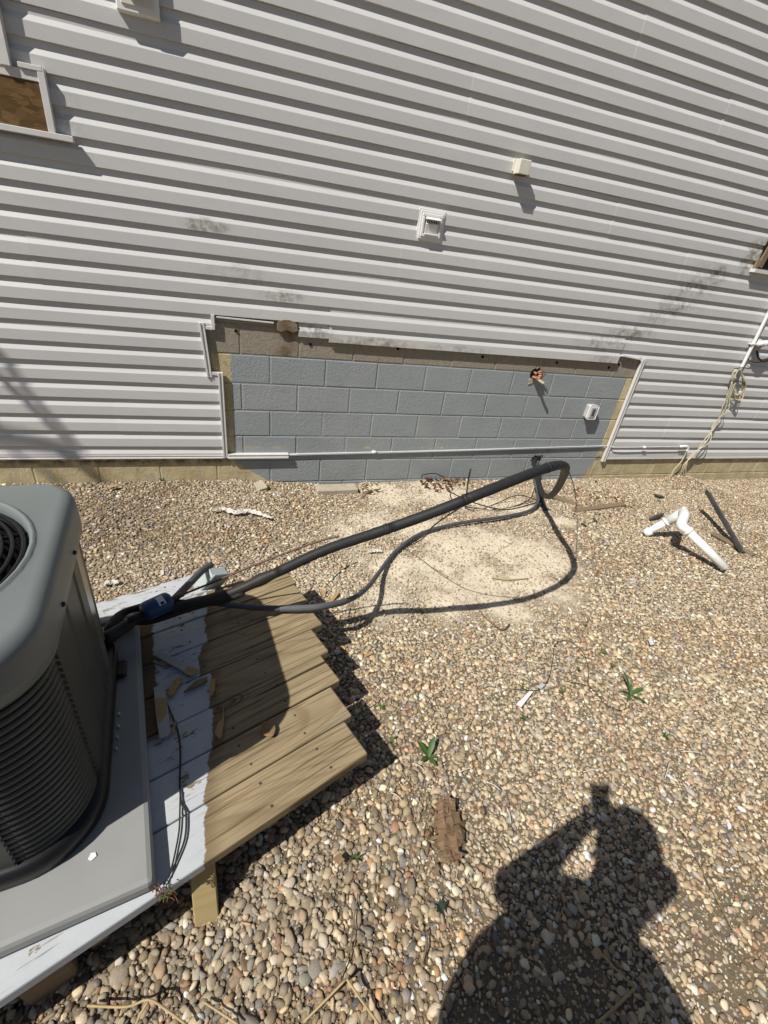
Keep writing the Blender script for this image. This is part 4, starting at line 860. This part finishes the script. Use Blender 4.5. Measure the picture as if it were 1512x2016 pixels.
chip('blue_scrap', 'tiny pale blue scrap on the gravel at the right', [(1276, 1258), (1283, 1256), (1288, 1268), (1281, 1270)], gp(1282, 1263).z + .03, .003, 'paper', 'scrap')
# bark chunk
bk = tag(empty('rotten_wood_chunk', gp(882, 1640)), 'crumbling reddish rotten wood chunk in the gravel', 'wood chunk')
BX, BY = 16, 34; vs = []; fs = []; okv = {}
o0, ou, ow = gp(880, 1640), gp(874, 1572) - gp(880, 1708), gp(915, 1640) - gp(846, 1640); ou.z = ow.z = 0
for i in range(BY + 1):
    for j in range(BX + 1):
        a, b_ = i / BY - .5, j / BX - .5; e = .5 * (1 - .42 * abs(math.sin(i * .55 + (1 if b_ > 0 else 2.3))) * (.4 + .6 * random.random()) - .35 * (abs(a) * 2) ** 3)
        if abs(b_) <= e: 
            p = o0 + ou * a * .92 + ow * (b_ * .82); g = float(vnoise(b_ * 1.0, a * .45, 17, 31)); n_ = float(vnoise(b_, a, 40, 33)); crack_ = -.012 if g < .34 else 0
            okv[(i, j)] = len(vs); vs.append(Vector((p.x, p.y, float(gz(p.x, p.y)) + .012 + .016 * g + .008 * n_ + crack_ - .02 * (abs(b_) * 2) ** 4)) - bk.location)
for i in range(BY):
    for j in range(BX):
        q4 = [(i, j), (i, j + 1), (i + 1, j + 1), (i + 1, j)]
        if all(t in okv for t in q4): fs.append(tuple(okv[t] for t in q4))
ch = link('chunk', pyd('chunk', vs, fs), MAT['bark'], bk); ch.modifiers.new('thick', 'SOLIDIFY').thickness = -.02
for i in range(14):
    P = gp(882 + q.gauss(0, 30), 1640 + q.gauss(0, 55), .014)
    fr = lump('fragment', P, 1.0, MAT['bark'], bk, 300 + i, (q.uniform(.008, .02), q.uniform(.005, .010), q.uniform(.004, .008)), .8); fr.rotation_euler = (q.uniform(-.3, .3), q.uniform(-.3, .3), 1.38 + q.uniform(-.5, .5))
# PVC assembly
pv = tag(empty('pvc_fitting', gp(1300, 1070)), 'white plastic pipe tee with elbow and a long pipe lying on the gravel', 'pipe')
Lf, Tip, El, En = atz(1271, 1050, .16), atz(1352, 1005, .42), atz(1342, 1033, .40), atz(1428, 1118, .225)
Tm = Lf.lerp(Tip, .72); dL = (Tip - Lf).normalized()
def pvp(n_, a, b_, r): wchild(tube(n_, [a, b_], r, MAT['pvc'], pv, 18, 0), pv)
pvp('short_pipe', Lf, Lf.lerp(Tip, .6), .028); pvp('coupling', Lf - dL * .005, Lf.lerp(Tip, .13), .033); pvp('tee', Lf.lerp(Tip, .50), Tip, .035); pvp('socket_ring', Lf.lerp(Tip, .48), Lf.lerp(Tip, .54), .038); pvp('socket_ring', Lf.lerp(Tip, .94), Tip + dL * .004, .038)
wchild(tube('elbow', [Tip + dL * -.03, Tip.lerp(El, .4) + Vector((-.01, 0, .01)), El, El.lerp(En, .16)], .034, MAT['pvc'], pv, 18, 6), pv); pvp('socket_ring', El.lerp(En, .13), El.lerp(En, .18), .037); pvp('long_pipe', El.lerp(En, .1), En, .0285)
pvp('pipe_bore', En - (En - El).normalized() * .002, En + (En - El).normalized() * .0006, .0245); pv.children[-1].data.materials[0] = MAT['paper']
# metal bar and stick
bp0, bp1 = atz(1393, 969, .34), gp(1461, 1087, .012); bc = (bp0 + bp1) / 2; dd = bp1 - bp0
b = bmesh.new(); box_bm(dd.length, .05, .008, .001, 1, b, (0, 0, 0)); box_bm(dd.length, .006, .035, .001, 1, b, (0, -.022, .0145))
o = link('metal_bar', bmm('metal_bar', b), MAT['metalbar'], None, bc); o.rotation_mode = 'QUATERNION'; o.rotation_quaternion = dd.to_track_quat('X', 'Z'); tag(o, 'rusty dark metal angle bar propped above the gravel at the right', 'metal bar')
a_, b_ = gp(1403, 1050, .02), gp(1484, 1093, .015); dd = b_ - a_; o = box('weathered_stick', dd.length, .045, .022, (a_ + b_) / 2, MAT['oldwood'], None, .004); o.rotation_mode = 'QUATERNION'; o.rotation_quaternion = dd.to_track_quat('X', 'Z'); tag(o, 'weathered flat stick under the end of the metal bar', 'stick')
for (a, c_, lb, r) in (((1280, 1022), (1305, 1012), 'dark rubber scrap beside the pvc tee', .016), ((1289, 974), (1306, 979), 'small black scrap on the gravel near the right trim', .014), ((1145, 1030), (1154, 1036), 'black crumb on gravel right of the hose base', .009), ((1168, 1020), (1175, 1027), 'second black crumb farther right of the hose base', .009)):
    tag(tube('rubber_scrap', [gp(*a, .018), (gp(*a, .03) + gp(*c_, .03)) / 2, gp(*c_, .018)], lambda t, r=r: r * (.5 + .5 * math.sin(math.pi * (t * .8 + .1))), MAT['metalbar'], None, 8, 4), lb, 'rubber scrap')
# plants
def blade(p, ln, wd, rz, lean, mat, parent, bend=.8):
    vs = []; fs = []; n = 7
    for i in range(n + 1):
        t = i / n; a = lean + bend * t; x = ln * (math.sin(lean) * t + .5 * bend * t * t * math.cos(lean) * .7); z = ln * (math.cos(lean) * t - .5 * bend * t * t * math.sin(lean) * .9) 
        w_ = wd * (math.sin(math.pi * (t * .9 + .08))) ** .75
        for s in (-1, 0, 1): vs.append((x, s * w_ / 2, z + abs(s) * w_ * .18))
    for i in range(n):
        for s in range(2): fs.append((i * 3 + s, (i + 1) * 3 + s, (i + 1) * 3 + s + 1, i * 3 + s + 1))
    return link('leaf', pyd('leaf', vs, fs, True), MAT[mat], parent, p, (0, 0, rz))
def plant(name, label, px, py, leaves, mat='leaf', cat='weed', group=None):
    g = gp(px, py, .012); o = tag(empty(name, g), label, cat, group)
    for (ln, wd, rz, lean, bend) in leaves: blade((0, 0, 0), ln, wd, rz, lean, mat, o, bend)
    return o
plant('leafy_weed', 'small broad-leaved green weed in the gravel near the platform corner', 843, 1490, [(.075, .022, .9, .75, .5), (.07, .022, 2.2, .8, .5), (.05, .016, 3.6, 1.0, .3), (.055, .015, 4.9, 1.1, .3), (.035, .012, 5.8, 1.0, .4)])
plant('leafy_weed', 'narrow-leaved green weed in the gravel right of the wire loop', 1240, 1368, [(.11, .016, 1.8, .45, .7), (.085, .017, .1, 1.1, .5), (.07, .014, 3.7, 1.15, .4), (.07, .014, 5.2, 1.2, .3), (.055, .013, 2.8, .9, .5), (.055, .014, .9, .9, .4)])
for i, (px, py, lb) in enumerate(((1185, 1285, 'patch of tiny green weeds above the narrow-leaved weed'), (1205, 1312, 'bright green tuft just above the narrow-leaved weed'), (1140, 1320, 'tiny dark green weed inside the wire loop'), (1030, 1355, 'green tuft beside the white strip'), (1105, 1362, 'small green weed right of the white strip'), (1032, 1415, 'tiny weed below the white strip'), (1310, 1450, 'lone tiny weed far right of the white strip'), (1150, 1232, 'small dark weed above the wire loop'), (750, 1395, 'dark green weed in the platform shadow'), (770, 1460, 'mossy weed by the platform corner'), (655, 995, 'pale green weed by the long paver'), (318, 945, 'weed sprig at the foot of the block wall, left'), (700, 1690, 'small green sprig in the coarse gravel'), (1130, 965, 'green sprig at the wall right of the hose bend'))):
    plant('small_weed', lb, px, py, [(q.uniform(.013, .028), q.uniform(.004, .007), q.uniform(0, 6.3), q.uniform(.5, 1.2), .4) for _ in range(9)], 'weed', 'weed', 'tiny weeds in the gravel')
# straw and dry stems
def straw(label, pts, r=.0035, mat='straw', group='dry straw stems'):
    o = tube('straw_stem', [gp(*p, dz) for *p, dz in pts], r, MAT[mat], None, 6, 4); return tag(o, label, 'straw', group)
straw('bent straw stem at the bottom, left half of an upside-down V', [(598, 2012, .03), (640, 1970, .05), (682, 1927, .06)], .0030)
straw('bent straw stem at the bottom, right half of an upside-down V', [(682, 1927, .06), (712, 1970, .05), (748, 2020, .03)], .0030)
straw('straw stem along the bottom edge below the platform post', [(172, 1980, .04), (250, 1982, .05), (292, 1968, .06), (330, 1990, .05), (370, 2020, .04)], .0028)
straw('straw stem slanting into the bottom edge left of centre', [(400, 1972, .03), (440, 1998, .03), (470, 2018, .03)], .0026)
straw('short straw stem meeting the bottom edge near the platform post', [(292, 1970, .05), (275, 2000, .04), (266, 2020, .03)], .0026)
straw('long thin stem in the shadow of the person, upper stretch', [(1160, 1852, .02), (1205, 1900, .03), (1250, 1945, .03)], .0026)
straw('long thin stem in the shadow of the person, lower stretch', [(1250, 1945, .03), (1215, 1980, .03), (1175, 2015, .03)], .0034)
straw('dark thin stem right of the person shadow', [(1345, 1640, .02), (1374, 1695, .02), (1400, 1750, .02), (1445, 1835, .02)], .0022, 'oldwood')
straw('pale twin twig lying across the shadow of the phone', [(1132, 1557, .025), (1165, 1563, .03), (1194, 1570, .025)], .0036)
straw('thin stem crossing the shadow of the arm', [(1130, 1615, .02), (1158, 1645, .03), (1182, 1682, .02)], .002)
straw('dark thin stem below the ivy leaf', [(830, 1900, .02), (838, 1870, .03), (842, 1830, .02)], .0025, 'oldwood')
straw('thin dark stem in the coarse gravel', [(668, 1930, .02), (688, 1870, .03), (698, 1800, .02), (705, 1760, .02)], .002, 'oldwood')
straw('short dry stem below the hose shadow, right', [(968, 1137, .015), (1000, 1141, .02), (1040, 1139, .015)], .004, 'straw')
RB = ['tiny pale root bit upright below the white strip', 'curved pale root bit above the phone shadow, right of centre', 'pale root bit just above the rotten wood chunk, right side', 'pale root bit at the right end of the tiny weed row', 'pale root bit touching the broad-leaved weed', 'upright pale root bit below the lone tiny weed', 'pale root bit between platform corner and rotten wood chunk', 'steep pale root bit right of the rotten wood chunk', 'longest pale root bit near the right edge of the gravel', 'flat pale root bit midway between broad-leaved weed and phone shadow']
for i, pts in enumerate([((1020, 1448), (1026, 1430)), ((1148, 1520), (1190, 1514)), ((960, 1540), (985, 1555)), ((1335, 1475), (1350, 1480)), ((812, 1502), (835, 1516)), ((1310, 1530), (1318, 1500)), ((770, 1560), (790, 1575)), ((998, 1590), (1006, 1620)), ((1342, 1480), (1385, 1484)), ((905, 1520), (930, 1512))]):
    straw(RB[i], [(*pts[0], .022), ((pts[0][0] + pts[1][0]) / 2 + 1, (pts[0][1] + pts[1][1]) / 2 - 2, .024), (*pts[1], .022)], .0018, 'rag', 'tiny pale root bits')
# tuft of dry debris at the pad corner
tf = tag(empty('grass_tuft', atz(325, 1757, .44)), 'dry brown grass tuft at the pad corner on the platform edge', 'dry grass')
for i in range(26):
    p = atz(q.gauss(322, 14), q.gauss(1755, 6), .44); a = q.uniform(0, 6.3); e = Vector((math.cos(a) * .02, math.sin(a) * .02, q.uniform(.0, .012)))
    wchild(tube('blade', [p, p + e * .6 + Vector((0, 0, .008)), p + e], .0012, MAT['dead'] if i % 3 else MAT['weed'], tf, 4, 2), tf)
chip('paint_flake', 'white paint flake on the sunny part of the pad', [(173, 1692), (179, 1679), (188, 1678), (190, 1685), (180, 1694)], .4835, .002, 'white_plastic', 'paint flake')
for i, (x, y) in enumerate(((234, 1404), (233, 1428), (231, 1450), (229, 1473))): chip('gravel_bit', ['farthest', 'second farthest', 'second nearest', 'nearest'][i] + ' of four white crumbs in a row on the pad beside the condenser', [(x - 2, y - 3), (x + 2, y - 2), (x + 1, y + 3), (x - 2, y + 2)], .487, .006, 'rag', 'crumb', 'white crumbs on the pad')
# ================================================================== PHOTOGRAPHER (behind the lens; only the shadow falls into view)
FH = Vector((CR[2][0], CR[2][1], 0)).normalized(); RH = Vector((FH.y, -FH.x, 0)); CV = Vector(CC)
def pb(f, r, z): return Vector((CV.x, CV.y, 0)) + FH * f + RH * r + Vector((0, 0, z))
person = tag(empty('person', pb(-.25, .05, .2)), 'person in dark clothes standing behind the camera, both hands raising a phone', 'person')
V=[pb(-.25,.135,1.08),pb(-.25,.085,1.29),pb(-.26,.03,1.45),pb(-.25,.02,1.57),pb(-.235,.02,1.68),pb(-.225,.03,1.77),pb(-.205,.035,1.86),pb(-.195,.035,1.925),
 pb(-.22,-.12,1.57),pb(-.13,-.165,1.475),pb(-.05,-.005,1.69),pb(-.25,.105,1.66),pb(-.165,.235,1.65),pb(-.05,.06,1.74)]
Ed=[(0,1),(1,2),(2,3),(3,4),(4,5),(5,6),(6,7),(3,8),(8,9),(9,10),(3,11),(11,12),(12,13)]
RA=[.31,.21,.145,.095,.062,.068,.103,.078,.078,.055,.033,.045,.048,.034]
V += [pb(-.27, -.02, 1.0), pb(-.25, -.06, .62), pb(-.28, -.07, .28), pb(-.27, .23, 1.0), pb(-.25, .24, .62), pb(-.28, .25, .28), pb(-.17, -.09, .235), pb(-.17, .28, .235)]
Ed += [(0, 14), (14, 15), (15, 16), (0, 17), (17, 18), (18, 19), (16, 20), (19, 21)]
RA += [.12, .075, .055, .12, .075, .055, .042, .042]
vs = []; fs = []
for a, b_ in Ed:
    ln = (V[b_] - V[a]).length; n_ = max(3, int(ln / .03)); ra, rb = RA[a], RA[b_]; d_ = (V[b_] - V[a]).normalized()
    st = [(V[a] - d_ * ra * math.sin(t), ra * math.cos(t)) for t in (1.45, 1.1, .75, .35)] + [(V[a].lerp(V[b_], k / n_), ra + (rb - ra) * k / n_) for k in range(n_ + 1)] + [(V[b_] + d_ * rb * math.sin(t), rb * math.cos(t)) for t in (.35, .75, 1.1, 1.45)]
    rr = [q_[1] for q_ in st]; v1, f1 = tube_data([q_[0] for q_ in st], lambda t: rr[int(round(t * (len(rr) - 1)))], 18); o_ = len(vs); vs += [x - person.location for x in v1]; fs += [tuple(k + o_ for k in f_) for f_ in f1]
body = link('body', pyd('body', vs, fs), MAT['cloth'], person); rm = body.modifiers.new('skin', 'REMESH'); rm.mode = 'VOXEL'; rm.voxel_size = .014; rm.use_smooth_shade = True
b = bmesh.new(); bmesh.ops.create_uvsphere(b, u_segments=20, v_segments=14, radius=1)
for v_ in b.verts:
    f = max(0, v_.co.x); v_.co.z *= 1 + .1 * (v_.co.z < 0)
hd = link('hair', bmm('hair', b, True), MAT['dark'], person, pb(-.212, .035, 1.875) - person.location, (0, 0, math.atan2(FH.y, FH.x))); hd.scale = (.112, .10, .105)
nose = lump('nose', pb(-.105, .035, 1.80), .014, MAT['skin'], person, 3, (1.3, .8, 1.2), .05)
for s in (-1, 1):
    lump('eye', pb(-.122, .035 + s * .032, 1.835), .011, MAT['white_plastic'], person, 5, (.6, 1, .8), .0); lump('ear', pb(-.215, .035 + s * .1, 1.82), .026, MAT['skin'], person, 8, (.7, .35, 1.1), .1)
lump('mouth', pb(-.128, .035, 1.765), .016, MAT['dead'], person, 6, (.5, 1.3, .4), .0)
U = Vector((-CR[1][0], -CR[1][1], -CR[1][2])); FW = Vector(CR[2]); RG = Vector(CR[0])
for s in (-1, 1):
    base = V[10 if s < 0 else 13]
    for k, (ln, off) in enumerate(((.058, .030), (.064, .010), (.060, -.010), (.048, -.028))):
        a = CV + RG * (s * .052) + U * (-.085 + off) - FW * .045; wchild(tube('finger', [base + (a - base) * .5, a, a + FW * .022 - RG * (s * .002), a + FW * .026 - RG * (s * .022)], .0085, MAT['skin'], person, 8, 4), person)
    a = CV + RG * (s * .045) - U * .075 - FW * .055; wchild(tube('thumb', [base, a, a - RG * (s * .022) + FW * .012], .0095, MAT['skin'], person, 8, 4), person)
ph = link('phone', bmm('phone', box_bm(.074, .152, .009, .004, 2)), MAT['ac_black']); M3 = Matrix((RG, U, -FW)).transposed().to_4x4(); M3.translation = CV - U * .058 + RG * .018 - FW * .0085; ph.matrix_world = M3
tag(ph, 'dark phone held up by the person behind the camera', 'phone')
lb_ = link('lens', bmm('lens', box_bm(.010, .010, .0018, .0006)), MAT['dark'], ph); lb_.location = (.018 + .012, .058 + .002, -.0046)
# ================================================================== BARE TREE left of the frame, its limbs shade the lower left siding
tree = tag(empty('bare_tree', (-6.4, -1.6, .15)), 'leafless tree standing left of the wall, outside the view', 'tree')
T0 = Vector((-6.4, -1.6, .1)); wchild(tube('trunk', [T0, T0 + Vector((.05, 0, 1.5)), T0 + Vector((.2, .05, 3.2)), T0 + Vector((.3, 0, 5.2)), T0 + Vector((.2, .1, 7.5))], lambda t: .17 * (1 - .8 * t), MAT['treebark'], tree, 10, 5), tree)
def shade(x, z, t): return Vector((x, 0, z)) + SUN * t
for pts, r in (([(-1.42, 1.08), (-1.22, .80), (-1.05, .55), (-.90, .29), (-.80, .05)], .017), ([(-1.25, .98), (-1.08, .70), (-.95, .48), (-.84, .27)], .013), ([(-1.45, .72), (-1.32, .50), (-1.2, .28)], .010), ([(-1.0, .30), (-.92, .18), (-.83, .08)], .02)):
    L3 = [shade(x, z, 5.6 + i * .15) for i, (x, z) in enumerate(pts)]; L3 = [T0 + Vector((.25, 0, 4.2 + r * 20)), (T0 + Vector((.25, 0, 4.6)) + L3[0]) / 2 + Vector((0, -.1, .35))] + L3
    wchild(tube('limb', L3, lambda t, r=r: r * 2.0 * (1 - t) + r * t, MAT['treebark'], tree, 8, 5), tree)
for i in range(10):
    a = random.uniform(1.8, 4.6); h_ = random.uniform(3, 7); s0 = T0 + Vector((.2, 0, h_)); e0 = s0 + Vector((math.cos(a) * 1.3, math.sin(a) * 1.3, 1.0)); wchild(tube('limb', [s0, (s0 + e0) / 2 + Vector((0, 0, .1)), e0], lambda t: .045 * (1 - .8 * t), MAT['treebark'], tree, 7, 4), tree)
